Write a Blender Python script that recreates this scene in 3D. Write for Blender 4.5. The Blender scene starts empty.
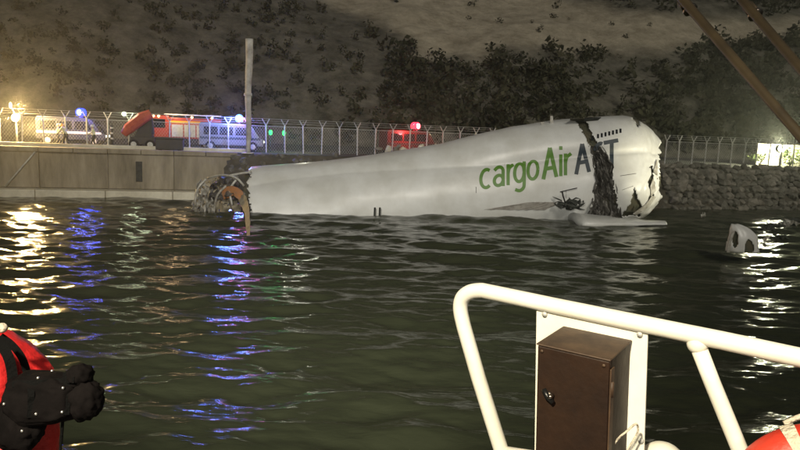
import bpy, bmesh, math, random
import numpy as np
from mathutils import Vector, Matrix, noise, geometry
from mathutils.bvhtree import BVHTree
random.seed(7); RNG = np.random.default_rng(7)
S = bpy.context.scene
COL = S.collection
R = math.radians

# ------------------------------------------------------------------ camera
FPX = 640.0; CAMZ = 5.5
PITCH = math.atan(93 / FPX); ROLL = R(2.2)
CAM = Vector((0, 0, CAMZ))
FWD = Vector((0, math.cos(PITCH), -math.sin(PITCH)))
UP0 = Vector((0, math.sin(PITCH), math.cos(PITCH)))
RIGHT = Vector((1, 0, 0)) * math.cos(ROLL) + UP0 * math.sin(ROLL)
UP = Vector((1, 0, 0)) * -math.sin(ROLL) + UP0 * math.cos(ROLL)
cd = bpy.data.cameras.new('camera'); cam = bpy.data.objects.new('camera', cd); COL.objects.link(cam)
cam.matrix_world = Matrix(((RIGHT.x, UP.x, -FWD.x, CAM.x), (RIGHT.y, UP.y, -FWD.y, CAM.y), (RIGHT.z, UP.z, -FWD.z, CAM.z), (0, 0, 0, 1)))
cd.sensor_width = 36; cd.lens = 36 * FPX / 800; cd.clip_start = 0.05; cd.clip_end = 2000
S.camera = cam

# ------------------------------------------------------------------ night sky, moon, exposure
w = bpy.data.worlds.new('World'); S.world = w; w.use_nodes = True
wn = w.node_tree.nodes; wl = w.node_tree.links
sky = wn.new('ShaderNodeTexSky'); sky.sky_type = 'NISHITA'; sky.sun_disc = False
sky.sun_elevation = R(32); sky.sun_rotation = R(160)
wl.new(sky.outputs[0], wn['Background'].inputs[0]); wn['Background'].inputs[1].default_value = 0.005
sd = bpy.data.lights.new('moon', 'SUN'); sd.energy = 1.0; sd.angle = R(12); sd.color = (1.0, .93, .80)
so = bpy.data.objects.new('moon', sd); COL.objects.link(so)
so.rotation_euler = (R(58), 0, R(20))
S.view_settings.view_transform = 'Standard'; S.view_settings.look = 'None'
S.view_settings.gamma = 1; S.view_settings.exposure = 0.0
S.cycles.use_denoising = True
S.cycles.max_bounces = 6; S.cycles.diffuse_bounces = 2; S.cycles.glossy_bounces = 3
S.cycles.volume_bounces = 0; S.cycles.sample_clamp_indirect = 3.0
S.cycles.volume_max_steps = 64

def aim(o, tgt):
    o.rotation_euler = (Vector(tgt) - o.location).to_track_quat('-Z', 'Y').to_euler()
def light(name, kind, loc, power, color, radius=.1, tgt=None, size=None, blend=1.0):
    d = bpy.data.lights.new(name, kind); d.energy = power; d.color = color
    d.shadow_soft_size = radius
    if kind == 'SPOT': d.spot_size = R(size); d.spot_blend = blend
    o = bpy.data.objects.new(name, d); COL.objects.link(o); o.location = loc
    if tgt is not None: aim(o, tgt)
    return o

def ray(px, py):
    return FWD + RIGHT * ((px - 400) / FPX) + UP * ((225 - py) / FPX)
def at(px, py, Y):
    d = ray(px, py); return CAM + d * (Y / d.y)
def atz(px, py, z):
    d = ray(px, py); return CAM + d * ((z - CAMZ) / d.z)
def proj(p):
    v = Vector(p) - CAM; z = v.dot(FWD)
    return 400 + FPX * v.dot(RIGHT) / z, 225 - FPX * v.dot(UP) / z

# boat lights (both are built as fixtures on the boat further down)
SEARCH_POS = Vector((-2.0, -2.2, 8.6)); DECK_POS = Vector((-1.1, -1.2, 7.3))
light('searchlight_beam', 'SPOT', SEARCH_POS, 26000, (1.0, .96, .85), .25, at(375, 200, 40), 64, 1.0)
light('deck_lamp_light', 'SPOT', DECK_POS, 1350, (1.0, .89, .66), .12, at(600, 400, 1.5), 70, .8)

# ------------------------------------------------------------------ materials
def mat(name, col, rough=.6, metal=0, col2=None, nscale=3.0, bump=0.0, bscale=12.0, spec=.5, emit=None, estr=0, contrast=(.35, .65), detail=5):
    m = bpy.data.materials.new(name); m.use_nodes = True
    n = m.node_tree.nodes; l = m.node_tree.links; b = n['Principled BSDF']
    b.inputs['Base Color'].default_value = (*col, 1); b.inputs['Roughness'].default_value = rough
    b.inputs['Metallic'].default_value = metal; b.inputs['Specular IOR Level'].default_value = spec
    tc = n.new('ShaderNodeTexCoord')
    if col2 is not None:
        t = n.new('ShaderNodeTexNoise'); t.inputs['Scale'].default_value = nscale; t.inputs['Detail'].default_value = detail
        t.inputs['Roughness'].default_value = .65
        l.new(tc.outputs['Object'], t.inputs['Vector'])
        r = n.new('ShaderNodeValToRGB'); r.color_ramp.elements[0].position = contrast[0]; r.color_ramp.elements[1].position = contrast[1]
        r.color_ramp.elements[0].color = (*col, 1); r.color_ramp.elements[1].color = (*col2, 1)
        l.new(t.outputs['Fac'], r.inputs['Fac']); l.new(r.outputs['Color'], b.inputs['Base Color'])
        mr = n.new('ShaderNodeMapRange'); mr.inputs['To Min'].default_value = max(.02, rough - .12); mr.inputs['To Max'].default_value = min(1, rough + .12)
        l.new(t.outputs['Fac'], mr.inputs['Value']); l.new(mr.outputs[0], b.inputs['Roughness'])
    if bump:
        t2 = n.new('ShaderNodeTexNoise'); t2.inputs['Scale'].default_value = bscale; t2.inputs['Detail'].default_value = 6
        l.new(tc.outputs['Object'], t2.inputs['Vector'])
        bp = n.new('ShaderNodeBump'); bp.inputs['Strength'].default_value = bump; bp.inputs['Distance'].default_value = .05
        l.new(t2.outputs['Fac'], bp.inputs['Height']); l.new(bp.outputs['Normal'], b.inputs['Normal'])
    if emit is not None:
        b.inputs['Emission Color'].default_value = (*emit, 1); b.inputs['Emission Strength'].default_value = estr
    return m

M = {}
M['hull'] = mat('white_aircraft_paint', (.74, .75, .73), .36, col2=(.60, .60, .56), nscale=.45, bump=.05, bscale=1.2)
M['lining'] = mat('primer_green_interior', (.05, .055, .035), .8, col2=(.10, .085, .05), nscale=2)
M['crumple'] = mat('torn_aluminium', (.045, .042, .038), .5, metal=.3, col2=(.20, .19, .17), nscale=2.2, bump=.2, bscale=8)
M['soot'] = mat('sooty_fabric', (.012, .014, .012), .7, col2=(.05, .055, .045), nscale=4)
M['torn_white'] = mat('torn_white_skin', (.55, .54, .49), .5, col2=(.22, .20, .16), nscale=2.5, bump=.2, bscale=6)
M['torn_tan'] = mat('torn_insulation', (.30, .26, .18), .8, col2=(.50, .44, .32), nscale=3, bump=.4, bscale=7)
M['waterline_shade'] = mat('hull_shade_grey', (.20, .185, .16), .7, col2=(.36, .34, .30), nscale=2.2)  # grey-brown of the hull's shade near the water, put into the colour
M['orange'] = mat('orange_brown_stripe', (.42, .17, .05), .6, col2=(.30, .16, .08), nscale=4)
M['green'] = mat('green_lettering', (.075, .20, .018), .45, col2=(.11, .25, .03), nscale=2)
M['navy'] = mat('navy_lettering', (.012, .025, .035), .45, col2=(.02, .035, .05), nscale=2)
M['glassdark'] = mat('dark_glass', (.01, .012, .015), .08)
M['concrete'] = mat('weathered_concrete', (.40, .35, .26), .85, col2=(.15, .13, .09), nscale=.9, bump=.5, bscale=3, contrast=(.30, .72))
def streaks(m, sc):
    for nd in [q for q in m.node_tree.nodes if q.type == 'TEX_NOISE'][:1]:
        mpn = m.node_tree.nodes.new('ShaderNodeMapping'); mpn.inputs['Scale'].default_value = sc
        src_ = nd.inputs['Vector'].links[0].from_socket; m.node_tree.links.new(src_, mpn.inputs['Vector']); m.node_tree.links.new(mpn.outputs[0], nd.inputs['Vector']); nd.inputs['Detail'].default_value = 9
streaks(M['concrete'], (1.3, 1.3, .28))
M['ledge'] = mat('wet_pale_ledge', (.74, .70, .56), .5, col2=(.56, .52, .40), nscale=1.2, bump=.2, bscale=4)
M['stone'] = mat('armour_stone', (.20, .19, .155), .9, col2=(.10, .095, .075), nscale=1.6, bump=.5, bscale=5)
M['stone2'] = mat('pale_armour_stone', (.30, .28, .23), .9, col2=(.17, .155, .12), nscale=1.6, bump=.5, bscale=5)
M['bank'] = mat('dark_bank_earth', (.06, .055, .04), .95, col2=(.12, .105, .075), nscale=1.2, bump=.8, bscale=2.5)
M['asphalt'] = mat('apron_asphalt', (.055, .055, .05), .85, col2=(.085, .08, .07), nscale=1.5, bump=.2, bscale=8)
M['galv'] = mat('galvanised_steel', (.62, .62, .58), .5, metal=.2, col2=(.45, .45, .42), nscale=5)
M['pole'] = mat('weathered_pale_pole', (.55, .54, .50), .7, col2=(.30, .28, .25), nscale=1.6, bump=.3, bscale=5)
M['rail'] = mat('cream_marine_paint', (.82, .80, .71), .42, col2=(.77, .74, .63), nscale=9, bump=.04, bscale=30)
M['box'] = mat('brown_box_enamel', (.026, .0125, .0065), .6, spec=.22, col2=(.014, .0068, .004), nscale=9, bump=.06, bscale=40)
M['boxedge'] = mat('worn_brown_enamel', (.075, .042, .021), .6, col2=(.034, .019, .011), nscale=14)
M['blackmetal'] = mat('black_metal', (.012, .012, .012), .35, metal=.4)
M['chrome'] = mat('worn_chrome', (.35, .30, .25), .3, metal=1.0)
M['red'] = mat('red_life_jacket_cloth', (.62, .018, .018), .6, col2=(.50, .012, .014), nscale=12, bump=.25, bscale=25)
M['ringred'] = mat('orange_red_buoy', (.58, .045, .018), .5, col2=(.46, .03, .014), nscale=10, bump=.12, bscale=30)
M['webbing'] = mat('black_webbing', (.005, .005, .005), .9, spec=.04, bump=.3, bscale=120)
M['bag'] = mat('black_nylon', (.004, .0035, .0035), .9, spec=.03, col2=(.008, .0065, .0065), nscale=10, bump=.12, bscale=30)
M['stud'] = mat('silver_stud', (.75, .73, .68), .3, metal=.9)
M['rope'] = mat('off_white_rope', (.62, .55, .43), .85, bump=.6, bscale=60)
M['brownpole'] = mat('varnished_brown_pole', (.052, .038, .020), .55, col2=(.028, .020, .011), nscale=8)
M['deck'] = mat('grey_deck_paint', (.12, .125, .12), .8, bump=.2, bscale=30)
M['hullboat'] = mat('white_boat_paint', (.6, .6, .56), .4)
M['vanwhite'] = mat('white_vehicle_paint', (.70, .70, .68), .35)
M['vandark'] = mat('dark_vehicle_paint', (.035, .04, .06), .35); M['vangrey'] = mat('grey_vehicle_paint', (.20, .21, .22), .4); M['vanred'] = mat('dark_red_vehicle_paint', (.10, .010, .008), .4)
M['firered'] = mat('fire_engine_red', (.40, .05, .02), .35, col2=(.42, .03, .018), nscale=3)
M['boomred'] = mat('red_boom_paint', (.55, .10, .05), .6, col2=(.42, .06, .03), nscale=3, bump=.3, bscale=4)
M['darkbody'] = mat('dark_machine_paint', (.03, .03, .03), .6, col2=(.05, .047, .04), nscale=3)
M['tyre'] = mat('tyre_rubber', (.015, .015, .015), .9)
M['yellowp'] = mat('yellow_reflective', (.75, .42, .03), .5)
M['vest'] = mat('pale_reflective_clothing', (.62, .62, .52), .7, col2=(.50, .52, .30), nscale=6)
M['trouser'] = mat('dark_trousers', (.03, .032, .04), .85)
M['skin'] = mat('skin', (.42, .25, .17), .6)
M['hair'] = mat('black_hair', (.01, .009, .008), .6)
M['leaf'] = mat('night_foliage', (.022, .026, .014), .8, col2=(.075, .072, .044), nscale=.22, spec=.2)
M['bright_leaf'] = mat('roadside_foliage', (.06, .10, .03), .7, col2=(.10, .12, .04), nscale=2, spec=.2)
def emat(name, c, s): return mat(name, c, .3, emit=c, estr=s)

# ------------------------------------------------------------------ mesh helpers
def obj(name, bm, m, parent=None, smooth=False, bevel=0):
    me = bpy.data.meshes.new(name)
    if isinstance(bm, bmesh.types.BMesh): bm.to_mesh(me); bm.free()
    else:
        v, f = bm; me.from_pydata([tuple(q) for q in v], [], f); me.update()
    o = bpy.data.objects.new(name, me); COL.objects.link(o)
    for x in (m if isinstance(m, (list, tuple)) else [m]): me.materials.append(x)
    if smooth:
        me.polygons.foreach_set('use_smooth', [True] * len(me.polygons))
    if bevel:
        b = o.modifiers.new('bevel', 'BEVEL'); b.width = bevel; b.segments = 2; b.limit_method = 'ANGLE'
    if parent is not None:
        o.parent = parent; o.matrix_parent_inverse = parent.matrix_world.inverted()
    return o
def thing(name, loc, label, cat, group=None, rz=0):
    o = bpy.data.objects.new(name, None); COL.objects.link(o); o.location = loc; o.rotation_euler = (0, 0, rz)
    o.empty_display_size = .3
    o.matrix_world = Matrix.Translation(Vector(loc)) @ Matrix.Rotation(rz, 4, 'Z')
    return tag(o, label, cat, group)
def tag(o, label=None, cat=None, group=None, kind=None):
    if label: o['label'] = label
    if cat: o['category'] = cat
    if group: o['group'] = group
    if kind: o['kind'] = kind
    return o
def part(name, bm, m, t, smooth=False, bevel=0, label=None):
    """bm in the thing's local coordinates"""
    o = obj(name, bm, m, None, smooth, bevel); o.parent = t
    if label: o['label'] = label
    return o
def box(bm, x0, x1, y0, y1, z0, z1, mx=None):
    r = bmesh.ops.create_cube(bm, size=1.0)
    vs = r['verts']
    for v in vs:
        v.co = Vector(((x0 + x1) / 2 + v.co.x * (x1 - x0), (y0 + y1) / 2 + v.co.y * (y1 - y0), (z0 + z1) / 2 + v.co.z * (z1 - z0)))
        if mx is not None: v.co = mx @ v.co
    return vs
def boxbm(*a, mx=None):
    bm = bmesh.new(); box(bm, *a, mx=mx); return bm
def tube(bm, pts, r, seg=10, caps=True):
    pts = [Vector(p) for p in pts]; n = len(pts)
    rad = r if isinstance(r, (list, tuple)) else [r] * n
    rings = []; nrm = None
    for i, p in enumerate(pts):
        t = (pts[min(i + 1, n - 1)] - pts[max(i - 1, 0)]).normalized()
        if nrm is None:
            a = Vector((0, 0, 1)) if abs(t.z) < .9 else Vector((1, 0, 0))
            nrm = t.cross(a).normalized()
        else:
            nrm = (nrm - t * nrm.dot(t)).normalized()
        b = t.cross(nrm)
        rings.append([bm.verts.new(p + (nrm * math.cos(2 * math.pi * k / seg) + b * math.sin(2 * math.pi * k / seg)) * rad[i]) for k in range(seg)])
    for i in range(n - 1):
        for k in range(seg):
            bm.faces.new((rings[i][k], rings[i][(k + 1) % seg], rings[i + 1][(k + 1) % seg], rings[i + 1][k]))
    if caps:
        bm.faces.new(rings[0][::-1]); bm.faces.new(rings[-1])
    return bm
def tubebm(pts, r, seg=10): return tube(bmesh.new(), pts, r, seg)
def sphere(bm, c, r, seg=12, sc=(1, 1, 1)):
    q = bmesh.ops.create_uvsphere(bm, u_segments=seg, v_segments=max(6, seg // 2 + 2), radius=1)
    for v in q['verts']: v.co = Vector(c) + Vector((v.co.x * r * sc[0], v.co.y * r * sc[1], v.co.z * r * sc[2]))
    return bm
def smoothpath(P, n=8):
    """Catmull-Rom through points"""
    P = [Vector(p) for p in P]; out = []
    for i in range(len(P) - 1):
        a = P[max(i - 1, 0)]; b = P[i]; c = P[i + 1]; d = P[min(i + 2, len(P) - 1)]
        for k in range(n):
            t = k / n
            out.append(.5 * ((2 * b) + (c - a) * t + (2 * a - 5 * b + 4 * c - d) * t * t + (3 * b - a - 3 * c + d) * t ** 3))
    out.append(P[-1]); return out
def N(p, s=1.0): return noise.noise(Vector(p) * s)
def inpoly(x, y, poly):
    c = False; j = len(poly) - 1
    for i in range(len(poly)):
        if (poly[i][1] > y) != (poly[j][1] > y) and x < (poly[j][0] - poly[i][0]) * (y - poly[i][1]) / (poly[j][1] - poly[i][1]) + poly[i][0]: c = not c
        j = i
    return c

# ------------------------------------------------------------------ water
QZ = 3.4
def quay_y(x): return 46.5 + .235 * (x + 24) if x < 60 else 46.5 + .235 * 84      # line of the shore
def spaced(segs):
    out = []
    for a, b, d in segs: out += list(np.arange(a, b, d))
    return np.array(out + [segs[-1][1]])
ys = list(np.arange(-40, 2, 2.0)); y = 2.0
while y < 80: ys.append(y); y += max(.055, .0052 * y)
ys = np.array(ys + [80, 90])
us = np.concatenate([np.linspace(-1.0, -.42, 110), np.linspace(-.4, .42, 520), np.linspace(.44, 1.0, 70)])
us = np.sign(us) * np.abs(us) ** 1.0
nU, nV = len(us), len(ys)
# rows are straight lines across the bay, wider with distance from the boat
half = np.maximum(14, np.abs(ys) * 1.75)
half[(ys > 60)] = np.maximum(half[(ys > 60)], 160)
X = us[None, :] * half[:, None]; Yg = np.repeat(ys[:, None], nU, 1)
Z = np.zeros_like(X)
for i in range(90):
    lam = 0.32 * (14 ** RNG.random()); k = 2 * math.pi / lam
    th = R(93) + RNG.normal(0, .42); ph = RNG.random() * 6.283
    amp = .0043 * lam ** 1.0 * (0.5 + RNG.random())
    arg = k * (X * math.cos(th) + Yg * math.sin(th)) + ph
    wv = np.sin(arg); Z += amp * (wv + .35 * np.cos(2 * arg))
calm = .55 + .45 * np.sin(X * .09 + 1.1) * np.cos(Yg * .13 + .4)
Z *= (.75 + .45 * calm)
idx = np.arange(nU * nV).reshape(nV, nU)
F = np.stack([idx[:-1, :-1], idx[:-1, 1:], idx[1:, 1:], idx[1:, :-1]], -1).reshape(-1, 4)
me = bpy.data.meshes.new('sea_water'); me.vertices.add(nU * nV)
me.vertices.foreach_set('co', np.stack([X, Yg, Z], -1).reshape(-1).astype(np.float32))
me.loops.add(F.size); me.loops.foreach_set('vertex_index', F.reshape(-1).astype(np.int32))
me.polygons.add(len(F)); me.polygons.foreach_set('loop_start', np.arange(0, F.size, 4, dtype=np.int32))
me.polygons.foreach_set('use_smooth', np.ones(len(F), bool)); me.update(calc_edges=True)
wm = bpy.data.materials.new('dark_sea_water'); wm.use_nodes = True
n = wm.node_tree.nodes; l = wm.node_tree.links; b = n['Principled BSDF']
b.inputs['Base Color'].default_value = (.042, .047, .026, 1); b.inputs['Roughness'].default_value = .12; b.inputs['IOR'].default_value = 1.33
tc = n.new('ShaderNodeTexCoord'); mp = n.new('ShaderNodeMapping'); mp.inputs['Scale'].default_value = (.4, 1, 1); mp.inputs['Rotation'].default_value = (0, 0, R(4))
l.new(tc.outputs['Object'], mp.inputs['Vector'])
t1 = n.new('ShaderNodeTexNoise'); t1.inputs['Scale'].default_value = 5.5; t1.inputs['Detail'].default_value = 5; t1.inputs['Distortion'].default_value = .6
l.new(mp.outputs[0], t1.inputs['Vector'])
bp = n.new('ShaderNodeBump'); bp.inputs['Strength'].default_value = .35; bp.inputs['Distance'].default_value = .06
l.new(t1.outputs['Fac'], bp.inputs['Height']); l.new(bp.outputs['Normal'], b.inputs['Normal'])
water = bpy.data.objects.new('sea_water', me); COL.objects.link(water); me.materials.append(wm); tag(water, kind='structure')
def wz(x, y):
    return 0.0

# ------------------------------------------------------------------ ground behind the shore and the hill
bm = bmesh.new()
xs = np.linspace(-260, 300, 57)
prev = None
for x in xs:
    a = bm.verts.new((x, quay_y(x) + .3, QZ)); c = bm.verts.new((x, 150, QZ))
    if prev: bm.faces.new((prev[0], a, c, prev[1]))
    prev = (a, c)
tag(obj('ground', bm, M['asphalt']), kind='structure')

def hill_h(x, y):
    foot = 82 + .10 * x + 5 * math.sin(x * .031 + 1)
    t = max(0.0, y - foot)
    h = .50 * t + 8 * (1 - math.exp(-t / 16)) if t > 0 else 0
    h += (N((x * .018, y * .018, 1.7)) * 6 + N((x * .06, y * .06, 4.2)) * 1.8 + N((x * .22, y * .22, 9.1)) * .55) * min(1, t / 14)
    return QZ - .25 + max(-.2, h)
nx, ny = 260, 150
hx = np.linspace(-240, 270, nx); hy = 74 + 236 * np.linspace(0, 1, ny) ** 1.35
V = [(x, yy, hill_h(x, yy)) for yy in hy for x in hx]
Fh = [(j * nx + i, j * nx + i + 1, (j + 1) * nx + i + 1, (j + 1) * nx + i) for j in range(ny - 1) for i in range(nx - 1)]
# the graded bare-earth bench that cuts across the hillside, in the hill's own coordinates
BX = [-60, -30, -19.6, -16.1, -10.9, -2.9, 2.1, 11.4, 21.1, 32.8, 48.9, 62.7, 69.6, 120]; BLO = [60, 42, 31, 27.7, 24.3, 21.4, 17.7, 15.2, 16.2, 19.7, 21.4, 24.1, 25.0, 32]
def bare(x, y):
    z = hill_h(x, y)
    e = N((x * .05, y * .05, 3.3)) * 7 + N((x * .17, y * .17, 8.0)) * 4
    lo = np.interp(x, BX, BLO); hi = np.interp(x, [-50, 8, 30, 44, 55, 75, 120], [60, 52, 35, 31.5, 30.5, 30.5, 34])
    v = min((z + e * .55 - lo) / 2.5, (hi - z - e * .3) / 2.5)
    return max(0.0, min(1.0, v))
hm = bpy.data.materials.new('scrub_hillside'); hm.use_nodes = True
n = hm.node_tree.nodes; l = hm.node_tree.links; b = n['Principled BSDF']; b.inputs['Roughness'].default_value = .95; b.inputs['Specular IOR Level'].default_value = .15
att = n.new('ShaderNodeAttribute'); att.attribute_name = 'bare_earth'
tc = n.new('ShaderNodeTexCoord')
t1 = n.new('ShaderNodeTexNoise'); t1.inputs['Scale'].default_value = .30; t1.inputs['Detail'].default_value = 10; t1.inputs['Roughness'].default_value = .78
l.new(tc.outputs['Object'], t1.inputs['Vector'])
def ramp(c0, c1, p0=.35, p1=.65):
    r = n.new('ShaderNodeValToRGB'); r.color_ramp.elements[0].position = p0; r.color_ramp.elements[1].position = p1
    r.color_ramp.elements[0].color = (*c0, 1); r.color_ramp.elements[1].color = (*c1, 1); l.new(t1.outputs['Fac'], r.inputs['Fac']); return r
r1 = ramp((.060, .058, .043), (.240, .225, .185), .36, .68); r2 = ramp((.30, .26, .19), (.58, .52, .40), .36, .64)
mx = n.new('ShaderNodeMix'); mx.data_type = 'RGBA'
l.new(att.outputs['Fac'], mx.inputs[0]); l.new(r1.outputs[0], mx.inputs[6]); l.new(r2.outputs[0], mx.inputs[7]); l.new(mx.outputs[2], b.inputs['Base Color'])
bp = n.new('ShaderNodeBump'); bp.inputs['Strength'].default_value = .7; bp.inputs['Distance'].default_value = .8
l.new(t1.outputs['Fac'], bp.inputs['Height']); l.new(bp.outputs['Normal'], b.inputs['Normal'])
hill = obj('hill', (V, Fh), hm, smooth=True); tag(hill, kind='structure')
at_ = hill.data.attributes.new('bare_earth', 'FLOAT', 'POINT')
BARE = [bare(v[0], v[1]) for v in V]; at_.data.foreach_set('value', BARE)

# scrub and trees that read as one mass on the hillside
LV = []; LF = []
def clump(c, r, n_, sc=1.0):
    k = len(LV)
    u = RNG.normal(size=(n_, 3)); u /= np.linalg.norm(u, axis=1)[:, None]
    rr = r * (RNG.random(n_) ** .45)
    p = u * rr[:, None] * np.array([1, 1, .85]) + np.array(c)
    a = RNG.normal(size=(n_, 3)); a /= np.linalg.norm(a, axis=1)[:, None]
    bb = np.cross(a, RNG.normal(size=(n_, 3))); bb /= np.linalg.norm(bb, axis=1)[:, None] + 1e-6
    s = sc * r * (.16 + .16 * RNG.random(n_))[:, None]
    q = np.stack([p - a * s, p + bb * s * .7, p + a * s * 1.1, p - bb * s * .6], 1).reshape(-1, 3)
    LV.extend(q.tolist()); LF.extend([(k + 4 * i, k + 4 * i + 1, k + 4 * i + 2, k + 4 * i + 3) for i in range(n_)])
cnt = 0
while cnt < 4200:
    yy = 80 + 150 * random.random() ** 1.3; x = random.uniform(-.8, .8) * yy * 1.0
    z = hill_h(x, yy)
    if z < QZ + .3: continue
    bv = bare(x, yy)
    if bv > .3 and random.random() < .90 + .06 * bv: continue
    if x < -8 and random.random() < .45: continue
    if N((x * .05, yy * .05, 20)) < -.12 and random.random() < .75: continue
    r = random.uniform(.6, 2.1) * (1 if bv < .05 else .45) * (.55 if x < -8 else 1)
    clump((x, yy, z + r * .55), r, 34); cnt += 1
    if random.random() < .35: clump((x + random.uniform(-1, 1), yy, z + r * 1.5), r * .7, 22)
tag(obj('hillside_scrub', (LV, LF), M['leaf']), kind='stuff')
LV = []; LF = []

# ------------------------------------------------------------------ sea wall on the left, built of concrete panels
wall = thing('sea_wall', (-14, quay_y(-14), 0), 'weathered tan concrete sea wall rising from the water at left', 'sea wall')
ANG = math.atan(.235)
def wl_(s, out, z):                # along the wall, out of its face towards the water, height -> world
    c = Vector((-14, quay_y(-14), 0)); d = Vector((math.cos(ANG), math.sin(ANG), 0)); o_ = Vector((math.sin(ANG), -math.cos(ANG), 0))
    return c + d * s + o_ * out + Vector((0, 0, z))
WMX = Matrix.Translation(wl_(0, 0, 0)) @ Matrix.Rotation(ANG, 4, 'Z')
def wpart(name, x0, x1, y0, y1, z0, z1, m, bevel=.03):
    o = obj(name, boxbm(x0, x1, y0, y1, z0, z1, mx=WMX), m, None, bevel=bevel)
    o.parent = wall; o.matrix_parent_inverse = wall.matrix_world.inverted(); return o
s = -40.0; i = 0
while s < 0:
    L = 4.6
    wpart('wall_panel', s + .03, s + L - .03, -.02 - .04 * (i % 3), .8, .55, QZ - .28, M['concrete']); s += L; i += 1
wpart('wall_core', -40, 1.4, .1, 1.4, -1.2, QZ - .3, M['concrete'])
s = -40.0
while s < .5: wpart('coping_stone', s + .02, s + 2.28, -.22, .9, QZ - .27, QZ + .06, M['concrete']); s += 2.3
s = -40.0
while s < -2: wpart('footing_ledge', s + .015, s + 4.585, -1.3, .05, -1.0, .5, M['ledge'], .06); s += 4.6
# drain slot and rust stain strip
wpart('drain_slot', -5.9, -5.45, -.14, .0, 1.1, 2.6, M['soot'])
st = obj('leaning_pipe', tubebm([wl_(-12.6, .18, QZ - .3), wl_(-14.6, .22, .6)], .06), M['galv'], None, True)
st.parent = wall; st.matrix_parent_inverse = wall.matrix_world.inverted()
kerb = obj('quay_kerb', boxbm(-40, 2.0, 1.9, 2.2, QZ + .003, QZ + .28, mx=WMX), M['ledge'], None, bevel=.02)
tag(kerb, 'pale concrete kerb running along the top of the sea wall', 'kerb')

# ------------------------------------------------------------------ rock bank (behind the aircraft and right)
def bank_p(x, t, extra=0.0):           # t 0 = toe in the water, 1 = crest
    yb = quay_y(x)
    return Vector((x, yb - 4.4 * (1 - t), -1.0 + (QZ + 1.0) * t ** .85))
nb = 150; V = []; Fb = []
bx0, bx1 = -13.2, 120
for i in range(nb):
    x = bx0 + (bx1 - bx0) * i / (nb - 1)
    for j in range(14):
        p = bank_p(x, j / 13)
        if 0 < j < 13: p += Vector((N((x, j * .7, 1)), N((x, j * .7, 5)), N((x, j * .7, 9)))) * .32
        V.append(p)
Fb = [(i * 14 + j, (i + 1) * 14 + j, (i + 1) * 14 + j + 1, i * 14 + j + 1) for i in range(nb - 1) for j in range(13)]
bank = obj('rock_bank', (V, Fb), M['bank'], smooth=True); tag(bank, kind='structure')
def rockmesh(i):
    bm = bmesh.new(); bmesh.ops.create_icosphere(bm, subdivisions=1, radius=.5)
    for v in bm.verts:
        d = v.co.normalized()
        v.co = Vector((d.x * (1.0 + .3 * N(d * 1.3 + Vector((i * 7, 0, 0)))), d.y * .8, d.z * .72)) * .56 * (1 + .42 * N(d * 1.8 + Vector((i * 3.1, 4, i)))) 
    me = bpy.data.meshes.new('rock'); bm.to_mesh(me); bm.free(); me.materials.append(M['stone'] if i % 3 else M['stone2']); return me
RM = [rockmesh(i) for i in range(12)]
def rock(p, s, name='rock'):
    o = bpy.data.objects.new(name, RM[random.randrange(12)]); COL.objects.link(o)
    o.parent = bank; o.location = p; o.rotation_euler = (random.uniform(-.6, .6), random.uniform(-.6, .6), random.uniform(0, 6.3)); o.scale = (s * random.uniform(.8, 1.25), s, s * random.uniform(.8, 1.1)); return o
cr = at(655, 160, 62).x; rows = 8; nr = 0
for j in range(rows):
    t = .16 + .84 * j / (rows - 1)
    x = cr - 1.2
    while x < cr + 18.5 and nr < 252:
        p = bank_p(x + random.uniform(-.15, .15), t) + Vector((0, -.12, random.uniform(-.06, .1)))
        rock(p, random.uniform(.68, 1.05)); nr += 1; x += random.uniform(.48, .78)
for i in range(46):                    # loose boulders seen over the aircraft's rear roof
    x = random.uniform(-12.8, 4.5); t = random.uniform(.55, 1.02)
    rock(bank_p(x, t), random.uniform(.3, .7))
LV2 = []; LF2 = []
def add_rock_static(p, s):
    me_ = RM[random.randrange(12)]; k = len(LV2); a = random.uniform(0, 6.3); ca, sa = math.cos(a), math.sin(a)
    for v in me_.vertices:
        LV2.append((p[0] + (v.co.x * ca - v.co.y * sa) * s, p[1] + (v.co.x * sa + v.co.y * ca) * s, p[2] + v.co.z * s))
    for f in me_.polygons: LF2.append(tuple(k + q for q in f.vertices))
for i in range(900):
    x = random.choice([random.uniform(-13, cr - 1), random.uniform(cr + 18, 90), random.uniform(cr - 1, cr + 19)]); t = random.random()
    add_rock_static(bank_p(x, t) + Vector((0, .1, -.12)), random.uniform(.3, .85))
o = obj('small_rocks', (LV2, LF2), M['stone']); o.parent = bank; tag(o, kind='stuff')

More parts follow.
